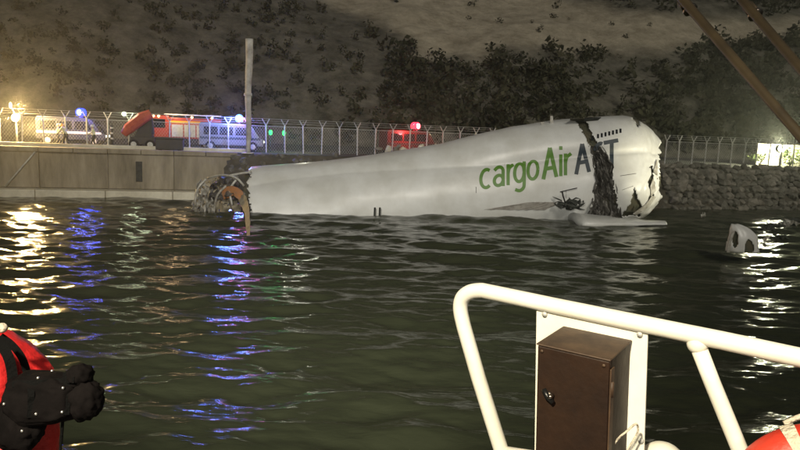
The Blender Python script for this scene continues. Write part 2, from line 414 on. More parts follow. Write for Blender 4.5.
# ------------------------------------------------------------------ perimeter fence: posts with Y tops and wire
def fence(name, x0, x1, off, label, spacing, zbase=QZ):
    p0 = Vector((x0, quay_y(x0) + off, zbase))
    t = thing(name, p0, label, 'fence')
    npost = int((x1 - x0) / spacing) + 1; P = []
    pm = bmesh.new(); tube(pm, [(0, 0, 0), (0, 0, 2.25)], .06, 8)
    tube(pm, [(0, 0, 2.2), (-.30 * math.cos(ANG), -.30 * math.sin(ANG), 2.75)], .035, 6); tube(pm, [(0, 0, 2.2), (.30 * math.cos(ANG), .30 * math.sin(ANG), 2.75)], .035, 6)
    pme = bpy.data.meshes.new('post'); pm.to_mesh(pme); pm.free(); pme.materials.append(M['galv'])
    for i in range(npost):
        x = x0 + i * spacing; q = Vector((x, quay_y(x) + off, zbase)); P.append(q)
        o = bpy.data.objects.new('post', pme); COL.objects.link(o); o.parent = t; o.location = q - p0
        o.rotation_euler = (random.uniform(-.02, .02), random.uniform(-.025, .025), random.uniform(-.25, .25))
    for i in range(npost - 1):
        a = P[i] - p0; c = P[i + 1] - p0; bm = bmesh.new(); nd = 7
        for k in range(nd):
            f0 = k / nd
            for sgn in (0, 1):
                s0, s1 = (f0, f0 + .999) if not sgn else (f0 + .0, f0 - .999)
                # one diagonal strand, wrapped at the bay edges into two pieces
                q0 = a.lerp(c, max(0, min(1, s0))); z0_ = .1
                end = 1.0 if not sgn else 0.0
                span = abs(end - f0)
                q1 = a.lerp(c, end); z1_ = .1 + 2.05 * span
                if span > .02: tube(bm, [q0 + Vector((0, 0, z0_)), q1 + Vector((0, 0, z1_))], .007, 3, False)
                q2 = a.lerp(c, 1 - end); rest = 1 - span
                if rest > .02: tube(bm, [q2 + Vector((0, 0, z1_)), q2.lerp(q1, rest) + Vector((0, 0, 2.15))], .007, 3, False)
        tube(bm, [a + Vector((0, 0, 2.16)), c + Vector((0, 0, 2.16))], .022, 5, False)
        part('wire_panel', bm, M['galv'], t)
    bm = bmesh.new()
    for h, o2 in ((2.4, .1), (2.57, .2), (2.74, .3)):
        for sg in (-1, 1):
            tube(bm, [q - p0 + Vector((0, sg * o2, h + random.uniform(-.02, .02))) for q in P], .012, 3, False)
    part('barbed_wire', bm, M['galv'], t)
    return t
xl = at(-12, 140, 47).x
fence('perimeter_fence', xl, 8.2, 3.4, 'pale perimeter fence with forked posts above the sea wall, left of the white fuselage', 1.47)
fence('perimeter_fence', at(652, 150, 62).x, at(652, 150, 62).x + 19, 1.0, 'pale perimeter fence with forked posts above the rocks, right of the broken nose', 1.36)

# ------------------------------------------------------------------ the aircraft
plane = thing('crashed_aircraft', at(450, 214, 46), 'white broken cargo aircraft fuselage lying half sunk in the water', 'aircraft')
INVP = plane.matrix_world.inverted()
def ppart(name, bm, m, smooth=False, label=None):
    o = obj(name, bm, m, plane, smooth)
    if label: o['label'] = label
    return o
def axY(px): return 43.3 + (px - 250) / 400 * 4.6
TOP = [(246, 171), (300, 167), (340, 163), (380, 157), (410, 152.5), (440, 147), (480, 136), (510, 129), (550, 123), (575, 120.5), (600, 118.5), (622, 118), (662, 118)]
RM_ = 3.35
c0 = at(250, 170.5, axY(250)); c1 = at(622, 150, axY(622))
def topz(px):
    py = np.interp(px, [a for a, _ in TOP], [b for _, b in TOP])
    return at(px, py, axY(px)).z
def section(px):
    f = (px - 250) / (662 - 250)
    P = at(px, 170, axY(px)); cz = -1.15 + 3.45 * (px - 250) / 372
    tz = topz(px) + .12
    nose = 1.0; shift = 0
    if px > 618:
        nose = float(np.interp(px, [618, 624, 632, 640, 650, 656, 660, 662], [1, .98, .92, .83, .66, .53, .42, .32]))
    main_top = cz + RM_
    rh = 2.35; zh = max(cz, tz - rh)
    return Vector((P.x, P.y, cz)), nose, zh, rh
NP = 224
axd = (at(640, 170, axY(640)) - at(260, 170, axY(260))); axd.z = 0; axd.normalize(); side = Vector((axd.y, -axd.x, 0))   # side: towards camera
HV = []; pxs = np.concatenate([np.linspace(246, 262, 22, endpoint=False), np.linspace(262, 566, 84, endpoint=False), np.linspace(566, 618, 80, endpoint=False), 618 + 44 * np.sin(np.linspace(0, math.pi / 2, 90))]); NS = len(pxs)
for px in pxs:
    C, ns, zh, rh = section(px)
    for k in range(NP):
        a = 2 * math.pi * k / NP; dx, dz = math.sin(a), math.cos(a)
        r = RM_
        # ray from C to hump circle centred (0, zh-C.z) radius rh
        h = zh - C.z; bq = dz * h; disc = bq * bq - (h * h - rh * rh)
        r2 = bq + math.sqrt(disc) if disc > 0 else 0
        kk = 6.0
        rr = (max(r, 0) ** kk + max(r2, 0) ** kk) ** (1 / kk) if r2 > 0 else r
        rr = max(r, r2) * .5 + rr * .5 if r2 > 0 else r
        if r2 > 0: rr = min(rr, max(r, r2) + .12)
        zc = C.z + .55 * (1 - ns)
        sag = .05 * N((px * .02, a * 1.5, 3)) + .025 * N((px * .06, a * 4, 8))
        if px > 612: sag += (.20 * N((px * .09, a * 3, 13)) + .12 * N((px * .3, a * 7, 23))) * (px - 612) / 40
        p = Vector((C.x, C.y, zc)) + (side * dx + Vector((0, 0, dz))) * (rr + sag) * ns
        HV.append(p)
HF = [(i * NP + k, i * NP + (k + 1) % NP, (i + 1) * NP + (k + 1) % NP, (i + 1) * NP + k) for i in range(NS - 1) for k in range(NP)]
BVH = BVHTree.FromPolygons(HV, HF)
def hullpt(px, py, off=.0):
    d = ray(px, py).normalized(); h = BVH.ray_cast(CAM, d)
    if h[0] is None: return None
    nn = h[1] if h[1].dot(d) < 0 else -h[1]
    return h[0] + nn * off
def jag(x, y, a): return a * N((x * .22, y * .22, 2.2)) + a * .55 * N((x * .6, y * .6, 7)) + a * .25 * N((x * 1.7, y * 1.7, 3))
GAP = [(572, 112), (582, 112), (592, 134), (601, 150), (611, 164), (614, 185), (620, 222), (588, 222), (592, 206), (597, 186), (594, 165), (590, 147), (581, 130)]
TEAR1 = [(650, 166), (653, 165), (652.5, 176), (655, 184), (652, 190), (654, 197), (648, 203), (650, 191), (648, 183), (650.5, 175)]
TEAR2 = [(634.5, 186), (637, 197), (642, 207), (640, 216), (620, 217), (627, 208), (632, 199)]
TEAR3 = [(628, 110), (632, 110), (640, 124), (637, 128), (634, 121)]
rear, front = [], []
for f in HF:
    c = (HV[f[0]] + HV[f[1]] + HV[f[2]] + HV[f[3]]) / 4
    x, y = proj(c); near = (c - CAM).dot(side) < 0 or True
    nrm = (HV[f[1]] - HV[f[0]]).cross(HV[f[3]] - HV[f[0]])
    facing = (c - section_c if False else c - Vector((c.x, at(x, 170, axY(min(660, x))).y, c.z))).dot(side) > -.4
    jx, jy = x + jag(x, y, 1.6), y + jag(y, x, 1.6)
    if facing and any(inpoly(jx, jy, P) for P in (GAP, TEAR1, TEAR2, TEAR3)): continue
    if not facing and 571 < x < 582: continue
    if x < 249.0 + jag(x * .3, y * .9, 3.0): continue
    if x > 659 + jag(x * .5, y * .8, 4): continue
    gx = np.interp(y, [112, 140, 158, 172, 195, 222], [577, 587, 596, 604, 607, 605])
    (rear if x < gx else front).append(f)
def submesh(faces):
    used = sorted({i for f in faces for i in f}); mp_ = {v: k for k, v in enumerate(used)}
    return [HV[i] for i in used], [tuple(mp_[i] for i in f) for f in faces]
for nm, fs in (('rear_fuselage', rear), ('front_fuselage', front)):
    o = ppart(nm, submesh(fs), M['hull'], True)
    sm = o.modifiers.new('skin_thickness', 'SOLIDIFY'); sm.thickness = .05; sm.offset = 0
inner = []
for i, px in enumerate(pxs):
    C = section(px)[0]
    for k in range(NP): inner.append(C + (HV[i * NP + k] - C) * .94 if (i * NP + k) < len(HV) else C)
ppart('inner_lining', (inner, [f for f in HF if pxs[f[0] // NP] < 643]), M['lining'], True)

# crumpled skin hanging in the break and at the nose
def crumple_patch(name, poly_rows, m, amp=.18, off=.05, nu=12, nv=28, seed=0, drop=.0):
    """rows of (y, xleft, xright) on the hull, displaced into folds"""
    ysr = [r[0] for r in poly_rows]; V = []; Fc = []; ok = []
    for j in range(nv):
        y = ysr[0] + (ysr[-1] - ysr[0]) * j / (nv - 1)
        xl_, xr_ = np.interp(y, ysr, [r[1] for r in poly_rows]), np.interp(y, ysr, [r[2] for r in poly_rows])
        for i in range(nu):
            x = xl_ + (xr_ - xl_) * i / (nu - 1) + jag(j, i + seed, 1.5)
            p = hullpt(x, min(y, 205), off)
            if p is None: p = at(x, y, axY(x) - 2)
            if y > 205: p = p + Vector((0, 0, -(y - 205) * .07))
            d = abs(N((i * .32 + seed + j * .03, j * .06, seed))) * 2.4 - .5 + .5 * N((i * .45, j * .22, seed + 4))
            V.append(p - Vector((0, 1, 0)) * d * amp * 1.6 + Vector((0, 0, N((i, j * .5, seed + 9)) * .05)))
    for j in range(nv - 1):
        for i in range(nu - 1):
            Fc.append((j * nu + i, j * nu + i + 1, (j + 1) * nu + i + 1, (j + 1) * nu + i))
    o = ppart(name, (V, Fc), m); sm = o.modifiers.new('thickness', 'SOLIDIFY'); sm.thickness = .02; return o
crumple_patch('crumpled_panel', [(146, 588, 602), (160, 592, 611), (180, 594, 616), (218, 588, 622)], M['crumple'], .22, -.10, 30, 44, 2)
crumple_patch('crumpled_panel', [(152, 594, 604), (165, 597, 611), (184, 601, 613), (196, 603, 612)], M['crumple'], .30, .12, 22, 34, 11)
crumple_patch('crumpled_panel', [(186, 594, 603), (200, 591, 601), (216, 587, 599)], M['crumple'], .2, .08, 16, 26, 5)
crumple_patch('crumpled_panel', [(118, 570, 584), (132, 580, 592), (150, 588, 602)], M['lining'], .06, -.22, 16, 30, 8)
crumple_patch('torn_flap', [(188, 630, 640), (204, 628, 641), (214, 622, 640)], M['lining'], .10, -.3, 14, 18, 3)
# white torn flap at the nose tip and shards
for (pts, seed) in (([(655, 196), (648, 206), (636, 214), (632, 213), (645, 203), (651, 195)], 1), ([(660, 160), (657, 176), (652, 172), (655, 163)], 2), ([(652, 178), (655, 190), (650, 196), (649, 186)], 3)):
    P = [ (hullpt(min(x, 656), y, .12) or at(x, y, 45.5)) for x, y in pts]
    bm = bmesh.new(); vs = [bm.verts.new(p) for p in P]; f = bm.faces.new(vs)
    r = bmesh.ops.extrude_face_region(bm, geom=[f]); 
    for v in r['geom']:
        if isinstance(v, bmesh.types.BMVert): v.co += Vector((0, .06, 0))
    ppart('torn_shard', bm, M['torn_white'])
# lettering: strokes on the skin
def stroke(bm, pts, wd, n=6):
    P = smoothpath([Vector((x, y, 0)) for x, y in pts], n) if len(pts) > 2 else [Vector((pts[0][0] + (pts[1][0] - pts[0][0]) * t / 14, pts[0][1] + (pts[1][1] - pts[0][1]) * t / 14, 0)) for t in range(15)]
    prev = None
    for i, p in enumerate(P):
        t = (P[min(i + 1, len(P) - 1)] - P[max(i - 1, 0)]).normalized(); nn = Vector((-t.y, t.x, 0))
        row = []
        for s_ in (-1, -.33, .33, 1):
            q = p + nn * wd * .5 * s_; h = hullpt(q.x, q.y, .035); row.append(bm.verts.new(h) if h else None)
        if prev and all(row) and all(prev):
            for k in range(3): bm.faces.new((prev[k], prev[k + 1], row[k + 1], row[k]))
        prev = row
SL = math.tan(R(-10.3))
def L(x, y, ox=0): return (x, y + (x - 485) * SL)          # lettering frame: baseline slopes with the fuselage
def arc(cx, cy, rx, ry, a0, a1, n=10): return [L(cx + rx * math.cos(R(a0 + (a1 - a0) * i / n)), cy - ry * math.sin(R(a0 + (a1 - a0) * i / n))) for i in range(n + 1)]
BL = 189.5; XH = 21; CAPH = 32
def letter(ch, cx, m, wd, strokes, label):
    bm = bmesh.new()
    for s_ in strokes: stroke(bm, s_, wd)
    o = ppart('letter', bm, m, True, label); return o
mid = BL - XH / 2
letter('c', 0, M['green'], 3.3, [arc(486.3, mid, 5.6, XH / 2 - 1.6, 55, 305)], 'painted green letter c')
letter('a', 0, M['green'], 3.3, [[L(494.3, BL - XH + 4)] + arc(498.8, BL - XH + 6, 4.2, 4.6, 130, 0) + [L(503.0, BL - 8), L(503.2, BL)], arc(498.6, BL - 6.5, 4.4, 5, 20, 340)], 'painted green letter a')
letter('r', 0, M['green'], 3.3, [[L(508, BL), L(508, BL - XH)], [L(508, BL - 12), L(509.4, BL - XH + 4), L(513.4, BL - XH + 1.5)]], 'painted green letter r in the first word')
letter('g', 0, M['green'], 3.3, [arc(519.3, mid, 4.8, XH / 2 - 1.6, 0, 360), [L(524.1, BL - XH), L(524.1, BL - 2), L(523.4, BL + 5), L(519.5, BL + 7.5), L(515, BL + 5.5)]], 'painted green letter g')
letter('o', 0, M['green'], 3.3, [arc(532.8, mid, 5.0, XH / 2 - 1.6, 0, 360)], 'painted green letter o')
B2 = BL + .6
letter('A', 0, M['green'], 3.9, [[L(543.2, B2), L(549.7, B2 - 30.5)], [L(549.7, B2 - 30.5), L(556.3, B2)], [L(545.4, B2 - 10), L(554.2, B2 - 10)]], 'painted green capital A')
letter('i', 0, M['green'], 3.4, [[L(560.6, B2), L(560.6, B2 - 22)], [L(560.6, B2 - 26.5), L(560.6, B2 - 30)]], 'painted green letter i')
letter('r', 0, M['green'], 3.4, [[L(565.3, B2), L(565.3, B2 - 22)], [L(565.3, B2 - 12), L(566.8, B2 - 18), L(571, B2 - 21)]], 'painted green letter r in the second word')
letter('A', 0, M['navy'], 3.9, [[L(576, B2 + 1), L(582, B2 - 28.5)], [L(582, B2 - 28.5), L(589, B2 + 1)], [L(578, B2 - 10), L(587, B2 - 10)]], 'painted navy capital A')
letter('C', 0, M['navy'], 3.9, [arc(600, B2 - 13, 6.0, 12.5, 70, 150)], 'painted navy capital C cut by the break')
letter('T', 0, M['navy'], 3.9, [[L(603.5, B2 - 25.5), L(618, B2 - 25.5)], [L(611.5, B2 - 27), L(611.5, B2)]], 'painted navy capital T')
# upper-deck windows
for i in range(8):
    x = 594.0 + 3.75 * i + (0 if i else -2.0); y = 137.3 - .62 * (x - 594) * .38 - (0 if i else -1)
    bm = bmesh.new(); cs = [hullpt(x + a, y + b_, .03) for a, b_ in ((-.95, -2), (.95, -2), (.95, 2), (-.95, 2))]
    if all(cs):
        bm.faces.new([bm.verts.new(c) for c in cs]); o = ppart('window', bm, M['glassdark'])
        sm = o.modifiers.new('t', 'SOLIDIFY'); sm.thickness = .03
# seams and small marks on the skin
def seam(pts, r=.012, m='crumple', name='skin_seam'):
    P = [hullpt(x, y, .012) for x, y in pts]; P = [p for p in P if p]
    if len(P) > 1: ppart(name, tubebm(P, r, 4), M[m])
for x in (330, 395, 455, 505, 548):
    seam([(x - (y - 160) * .05, y) for y in np.linspace(np.interp(x, [a for a, _ in TOP], [b_ for _, b_ in TOP]) + 3, 208, 24)], .006)
seam([(x, 176 + (x - 620) * -.15) for x in np.linspace(620, 636, 6)], .03); seam([(x, 168 + (x - 560) * .3) for x in np.linspace(574, 580, 4)], .02)
seam([(476, 187), (476, 193)], .035); seam([(622, 190), (633, 186)], .03); seam([(566, 198), (566, 190)], .03)
for x, h in ((544, .35), (553, .7)):
    b0 = Vector(hullpt(x, np.interp(x, [a for a, _ in TOP], [b_ for _, b_ in TOP]) + 2.5, 0) or at(x, 122, 47)) + Vector((0, .3, -.05))
    bm = bmesh.new(); vs = box(bm, -.14, .14, -.03, .03, 0, h)
    for v in vs:
        v.co.x = v.co.x * (1 if v.co.z < .01 else .55) + (0 if v.co.z < .01 else -.08); v.co += b0
    ppart('antenna_blade', bm, M['torn_white'])
# dark open roof hatch lip
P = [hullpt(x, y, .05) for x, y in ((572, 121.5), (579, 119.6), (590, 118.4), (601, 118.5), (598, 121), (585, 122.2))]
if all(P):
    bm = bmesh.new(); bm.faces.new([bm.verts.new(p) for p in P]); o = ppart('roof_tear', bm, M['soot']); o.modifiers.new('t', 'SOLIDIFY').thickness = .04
# belly fairing and the stub of the wing, awash
def loft(rows):
    V = []; Fl = []; n_ = len(rows[0])
    for r in rows: V += r
    for i in range(len(rows) - 1):
        for k in range(n_): Fl.append((i * n_ + k, i * n_ + (k + 1) % n_, (i + 1) * n_ + (k + 1) % n_, (i + 1) * n_ + k))
    Fl.append(tuple(range(n_))[::-1]); Fl.append(tuple((len(rows) - 1) * n_ + k for k in range(n_))); return V, Fl
rows = []
for i in range(26):
    f = i / 25; x = 470 + 165 * f
    c = at(x, 214, 43.6 + 2.2 * f); hh = 1.15 * math.sin(math.pi * min(1, .12 + f * .95)) ** .7
    wdt = 1.5
    rows.append([c + Vector((0, -wdt * math.cos(a) + .6, -.35 + max(-.4, hh * math.sin(a)) + .05 * N((i * .3, a, 5)))) for a in np.linspace(-.7, math.pi + .7, 14)])
ppart('belly_fairing', loft(rows), M['hull'], True)
rows = []
for i in range(20):
    f = i / 19; x = 575 + 90 * f; c = at(x, 219.5 + 5.5 * f, 42.0 - .2 * f)
    ch = 1.9 * (1 - .8 * f ** 1.5); th = .45 * (1 - .75 * f)
    rows.append([c + Vector((0, ch * math.cos(a), -.06 + .16 * f + th * math.sin(a) + .10 * N((i * .35, a, 2)))) for a in np.linspace(0, 2 * math.pi, 14, endpoint=False)])
ppart('wing_stub', loft(rows), M['hull'], True)
# grey panel standing in for the soft shade along the hull's waterline
crumple_patch('shade_panel', [(202, 532, 556), (205, 512, 556), (209.5, 484, 545)], M['waterline_shade'], .03, .03, 26, 8, 9)
# dark tangle of torn wiring and fabric above the wing root
tb = bmesh.new(); cc = at(571, 205, 42.6)
for i in range(46):
    a = random.uniform(0, 6.28); q = cc + Vector((random.gauss(0, .45), random.gauss(0, .2), random.gauss(0, .12)))
    e = q + Vector((random.uniform(-.7, .7), random.uniform(-.2, .2), random.uniform(-.15, .35)))
    tube(tb, [q, (q + e) / 2 + Vector((0, 0, random.uniform(-.1, .2))), e], [random.uniform(.04, .12), random.uniform(.03, .1), .01], 5)
ppart('torn_wiring', tb, M['soot'])
ppart('bent_rod', tubebm([at(566, 205, 42.5), at(563, 196, 42.4), at(562, 191, 42.5)], .05, 6), M['blackmetal'])
ppart('bent_rod', tubebm([at(560, 192, 42.4), at(568, 190, 42.4), at(577, 188, 42.5)], .035, 6), M['blackmetal'])
# little stubs breaking the surface by the rear fuselage
for x in (374.5, 379.5):
    tag(obj('broken_stub', tubebm([at(x, 216, 40), at(x + .4, 207.5, 40)], .07, 6), M['soot']), ('left' if x < 377 else 'right') + ' one of two dark stubs poking from the water beside the fuselage', 'debris', 'dark stubs by the fuselage')

# torn tail wreckage at the left end
tail = thing('torn_tail_wreckage', at(220, 212, 41), 'crumpled pale tail wreckage with an orange strip at the left end of the fuselage', 'wreckage')
def tpart(name, bm, m, smooth=False):
    return obj(name, bm, m, tail, smooth)
def crumpled_shell(cx, cy, w_, h_, Y, depth, seed, nu=26, nv=20, hole=.36):
    V = []; Fc = []
    for j in range(nv):
        v = j / (nv - 1)
        for i in range(nu):
            u = i / (nu - 1) * 2 - 1
            x = cx + u * w_ / 2 * (1 - .28 * v ** 2 * abs(u)); y = cy - h_ * v * (1 - .55 * u * u + .18 * N((u * 2, seed, v)))
            bulge = depth * math.sqrt(max(0, 1 - u * u * .9)) * (1 - v * .7)
            d = abs(N((u * 3.2, v * 2.2, seed))) * 2 - .5
            p = at(x, y, Y - bulge - d * .65)
            p += Vector((N((u * 5, v * 5, seed + 3)), 0, N((u * 5, v * 5, seed + 6)))) * .22
            V.append(p)
    for j in range(nv - 1):
        for i in range(nu - 1):
            if abs(N((i * .33 + seed * 5, j * .36, 17))) > hole: continue
            Fc.append((j * nu + i, j * nu + i + 1, (j + 1) * nu + i + 1, (j + 1) * nu + i))
    return V, Fc
for nm, a, m in (('crumpled_skin', (216, 214, 50, 36, 41.5, 1.0, 2), 'torn_tan'), ('crumpled_skin', (226, 200, 40, 24, 41.0, .8, 6), 'crumple'), ('crumpled_skin', (203, 213, 24, 32, 40.8, .5, 9), 'torn_white')):
    o = tpart(nm, crumpled_shell(*a), M[m]); o.modifiers.new('t', 'SOLIDIFY').thickness = .03
def ribbon(P, wd, th=.05):
    P = smoothpath(P, 8); bm = bmesh.new(); prev = None
    for i, p in enumerate(P):
        t = (P[min(i + 1, len(P) - 1)] - P[max(i - 1, 0)]).normalized(); sd_ = t.cross(Vector((0, 1, 0))).normalized()
        ww = wd * (1 - .55 * i / len(P)) * (1 + .2 * N((i * .4, 3, 3)))
        row = [bm.verts.new(p + sd_ * ww * s_ + Vector((0, o_, 0))) for s_, o_ in ((-.5, 0), (.5, .05), (.5, th + .05), (-.5, th))]
        if prev:
            for k in range(4): bm.faces.new((prev[k], prev[(k + 1) % 4], row[(k + 1) % 4], row[k]))
        prev = row
    return bm
tpart('orange_strip', ribbon([at(222, 194, 40.4), at(233, 191, 40.1), at(241, 197, 39.9), at(246, 210, 39.8)], .75), M['orange'])
tpart('reflection_sheet', ribbon([at(241, 197, 39.4), at(246, 208, 37.5), at(247.5, 222, 34.6), at(248, 233, 32.6), at(248, 243, 30.9)], .62), M['torn_tan'])  # pale strip shaped to stand in for a reflection on the water
for a in ([(208, 178, 41), (222, 175, 40.6), (236, 178, 40.3), (244, 186, 40.2)], [(195, 206, 40.6), (197, 190, 40.6), (206, 179, 40.8)], [(228, 176, 40.4), (240, 173.5, 40.4), (251, 172, 41)], [(214, 212, 40.4), (217, 196, 40.3), (226, 186, 40.3)], [(232, 205, 40.2), (230, 190, 40.3), (236, 180, 40.4)]):
    tpart('bent_frame', tubebm(smoothpath([at(*q) for q in a], 6), .075, 6), M['torn_white'], True)

# floating wreck piece on the right: a torn cowl shell
fl = thing('floating_cowl_fragment', at(742, 247, 30), 'grey white torn cowl fragment floating in dark water right of the nose', 'wreckage')
V = []; Fc = []; nu, nv = 44, 30
for j in range(nv):
    v = j / (nv - 1)
    for i in range(nu):
        u = i / (nu - 1)
        a = math.pi * u; 
        lean = .34 * v
        rr = .86 * max(.06, 1 - .92 * v ** 2.6) ** .6 * (1 + .06 * N((a * 2, v * 3, 4)))
        V.append(Vector((-.12 - rr * math.cos(a) * .98 - (.86 - rr) * .78 + (.30 * (1 - v) ** 1.4 if math.cos(a) < 0 else 0) * -math.cos(a) + .05 * N((a * 2, v * 4, 7)), -rr * math.sin(a) * .8, -.25 + 1.62 * v ** .8 * (1 + .05 * N((a * 2.5, v * 2, 2))))))
for j in range(nv - 1):
    for i in range(nu - 1):
        u = i / nu; v = j / nv
        if ((u - .53) / .09) ** 2 + ((v - .12) / .26) ** 2 < 1: continue
        if ((u - .24) / .07) ** 2 + ((v - .38) / .30) ** 2 < 1: continue
        if u < .05 and v > .25: continue
        Fc.append((j * nu + i, j * nu + i + 1, (j + 1) * nu + i + 1, (j + 1) * nu + i))
fl.scale = (.8, .8, .8)
o = part('cowl_shell', (V, Fc), M['hull'], fl, True); o.modifiers.new('t', 'SOLIDIFY').thickness = .035
V2 = [(-v.x * -.93, v.y * .9 + .02, v.z * .98) for v in V]
part('cowl_liner', (V2, [(j * nu + i, j * nu + i + 1, (j + 1) * nu + i + 1, (j + 1) * nu + i) for j in range(nv - 2) for i in range(nu - 1)]), M['lining'], fl, True)
o = part('bent_edge_strip', ribbon([Vector((-.93, -.35, -.3)), Vector((-.95, -.42, .3)), Vector((-.84, -.42, .78)), Vector((-.72, -.36, 1.0))], .16), M['torn_white'], fl)
# tall pale pole on the quay behind the tail wreckage
pb = at(248, 152, 49.5); pt = at(249, 39, 49.5)
pole = thing('pale_pole', (pb.x, pb.y, QZ), 'tall weathered pale pole standing above the tail wreckage', 'pole')
hgt = pt.z - QZ; P = []; rad = []
for i in range(24):
    f = i / 23; P.append(Vector((.10 * math.sin(f * 9) * .4 + (pt.x - pb.x) * f, 0, hgt * f))); rad.append(.17 + .13 * f + .04 * N((f * 9, 2, 2)))
part('shaft', tubebm(P, rad, 12), M['pole'], pole, True)
part('collar', tubebm([(P[12].x, 0, P[12].z - .1), (P[12].x, 0, P[12].z + .1)], .32, 12), M['pole'], pole, True)
part('base_plate', boxbm(-.4, .4, -.4, .4, 0, .1), M['galv'], pole, bevel=.02)

# ------------------------------------------------------------------ vehicles on the quay
def wheel(t, x, y, r=.4, wdt=.26):
    bm = bmesh.new(); tube(bm, [(x, y - wdt / 2, r), (x, y + wdt / 2, r)], r, 18); o = part('wheel', bm, M['tyre'], t, bevel=.03)
    hb = obj('hub', tubebm([(x, y - wdt / 2 - .02, r), (x, y + wdt / 2 + .02, r)], r * .55, 14), M['galv']); hb.parent = o
def panelpoly(name, pts, y, th, m, t):
    bm = bmesh.new(); f = bm.faces.new([bm.verts.new((x, y, z)) for x, z in pts]); r = bmesh.ops.extrude_face_region(bm, geom=[f])
    for v in r['geom']:
        if isinstance(v, bmesh.types.BMVert): v.co.y += th
    bmesh.ops.recalc_face_normals(bm, faces=bm.faces); return part(name, bm, m, t)
def lamp(t, name, c, r, m, sc=(1, 1, 1)):
    bm = bmesh.new(); sphere(bm, c, r, 12, sc); return part(name, bm, m, t, True)
def van(loc, rz, label, body, stripe, bar, group=None, cat='van'):
    t = thing('emergency_van', loc, label, cat, group, rz)
    prof = [(-2.6, .45), (2.55, .45), (2.6, .95), (2.2, 1.15), (1.65, 2.05), (1.3, 2.25), (-2.45, 2.3), (-2.6, 2.1)]
    o = panelpoly('body', prof, -.95, 1.9, body, t); b_ = o.modifiers.new('b', 'BEVEL'); b_.width = .07; b_.segments = 3
    for (x0, x1) in ((-2.2, -1.1), (-.95, .1), (.3, 1.3)):
        panelpoly('side_window', [(x0, 1.3), (x1 + (.25 if x1 > 1 else 0), 1.3), (x1, 1.95), (x0, 1.95)], -.962, .02, M['glassdark'], t)
    panelpoly('side_stripe', [(-2.5, .95), (2.3, .95), (2.3, 1.13), (-2.5, 1.13)], -.964, .014, stripe, t)
    bm = bmesh.new(); f = bm.faces.new([bm.verts.new(v) for v in ((2.2, -.8, 1.2), (2.2, .8, 1.2), (1.72, .75, 2.0), (1.72, -.75, 2.0))]); 
    for v in bm.verts: v.co.x += .035
    part('windscreen', bm, M['glassdark'], t)
    for x in (-1.7, 1.7):
        for y in (-.85, .85): wheel(t, x, y)
    part('light_bar', boxbm(.3, .9, -.7, .7, 2.31, 2.42), M['darkbody'], t, bevel=.02)
    for i, (c, y) in enumerate(bar): lamp(t, 'beacon', (.6, y, 2.66), .34, c, (1, .9, 1.1)); lamp(t, 'beacon_bulb', (.6 - .05 * i, y - .24, 2.68), .15, M['e_bulb'], (1, 1, 1.4))
    for y in (-.65, .65): lamp(t, 'headlight', (2.58, y, .82), .13, M['lampwhite'], (.5, 1, .8))
    return t
M['lampwhite'] = emat('headlight_white', (1, .95, .8), 3)
M['e_blue'] = emat('blue_beacon', (.02, .045, 1.0), 5); M['e_cyan'] = emat('white_blue_beacon', (.10, .30, 1.0), 5); M['e_pink'] = emat('pink_red_beacon', (1.0, .06, .35), 3)
M['e_green'] = emat('green_beacon', (.03, 1.0, .15), 2.5); M['e_red'] = emat('red_beacon', (1.0, .03, .06), 4); M['e_sodium'] = emat('sodium_lamp', (1.0, .62, .18), 60); M['e_white'] = emat('flood_white', (1.0, 1.0, .72), 18)
M['e_bulb'] = emat('beacon_bulb_white', (.85, .9, 1.0), 30)
M['e_warm'] = emat('cab_lamp', (1.0, .75, .30), 7)
def onq(px, Y): p = at(px, 140, Y); return (p.x, p.y, QZ + .004)
van(onq(74, 53), ANG, 'dark emergency van with a blue beacon near the orange lamp', M['vandark'], M['vanwhite'], [(M['e_blue'], -.3), (M['e_blue'], .35)])
van(onq(232, 54), ANG, 'grey emergency van with blue and pink beacons beside the pale pole', M['vangrey'], M['navy'], [(M['e_cyan'], -.45), (M['e_pink'], .45)])
van(onq(409, 59), ANG + .2, 'dark red emergency van with a red beacon behind the lit rubble', M['vanred'], M['darkbody'], [(M['e_red'], -.3), (M['e_red'], .3)])

# fire engine
fe = thing('fire_engine', onq(186, 54.5), 'red fire engine with yellow lit frame behind the fence', 'fire engine', None, ANG)
part('chassis', boxbm(-2.9, 2.9, -1.05, 1.05, .45, .85), M['darkbody'], fe, bevel=.03)
part('cab', boxbm(-2.9, -1.2, -1.15, 1.15, .86, 2.7), M['firered'], fe, bevel=.12)
part('body', boxbm(-1.15, 2.9, -1.18, 1.18, .86, 2.55), M['firered'], fe, bevel=.05)
for i in range(4): part('locker_shutter', boxbm(-1.0 + i * .98, -.12 + i * .98, -1.21, -1.17, 1.0, 2.0), M['galv'], fe, bevel=.01)
part('side_stripe', boxbm(-1.12, 2.88, -1.20, -1.16, 2.1, 2.3), M['yellowp'], fe)
part('side_window', boxbm(-2.6, -1.5, -1.17, -1.14, 1.7, 2.4), M['glassdark'], fe)
part('windscreen', boxbm(-2.93, -2.89, -.95, .95, 1.7, 2.45), M['glassdark'], fe)
part('roof_ladder', boxbm(-1.6, 2.9, -.9, -.5, 2.75, 2.86), M['galv'], fe)
part('roof_bar', boxbm(-2.4, -1.9, -.9, .9, 2.71, 2.86), M['darkbody'], fe)
for x in (-2.4, -2.0, .6, 2.2): lamp(fe, 'marker_lamp', (x, -1.22, 2.62), .10, M['e_warm'])
for x in (-2.0, 1.7):
    for y in (-.95, .95): wheel(fe, x, y, .52, .34)
lamp(fe, 'headlight', (-2.95, -.8, 1.0), .16, M['lampwhite']); lamp(fe, 'headlight', (-2.95, .8, 1.0), .16, M['lampwhite'])

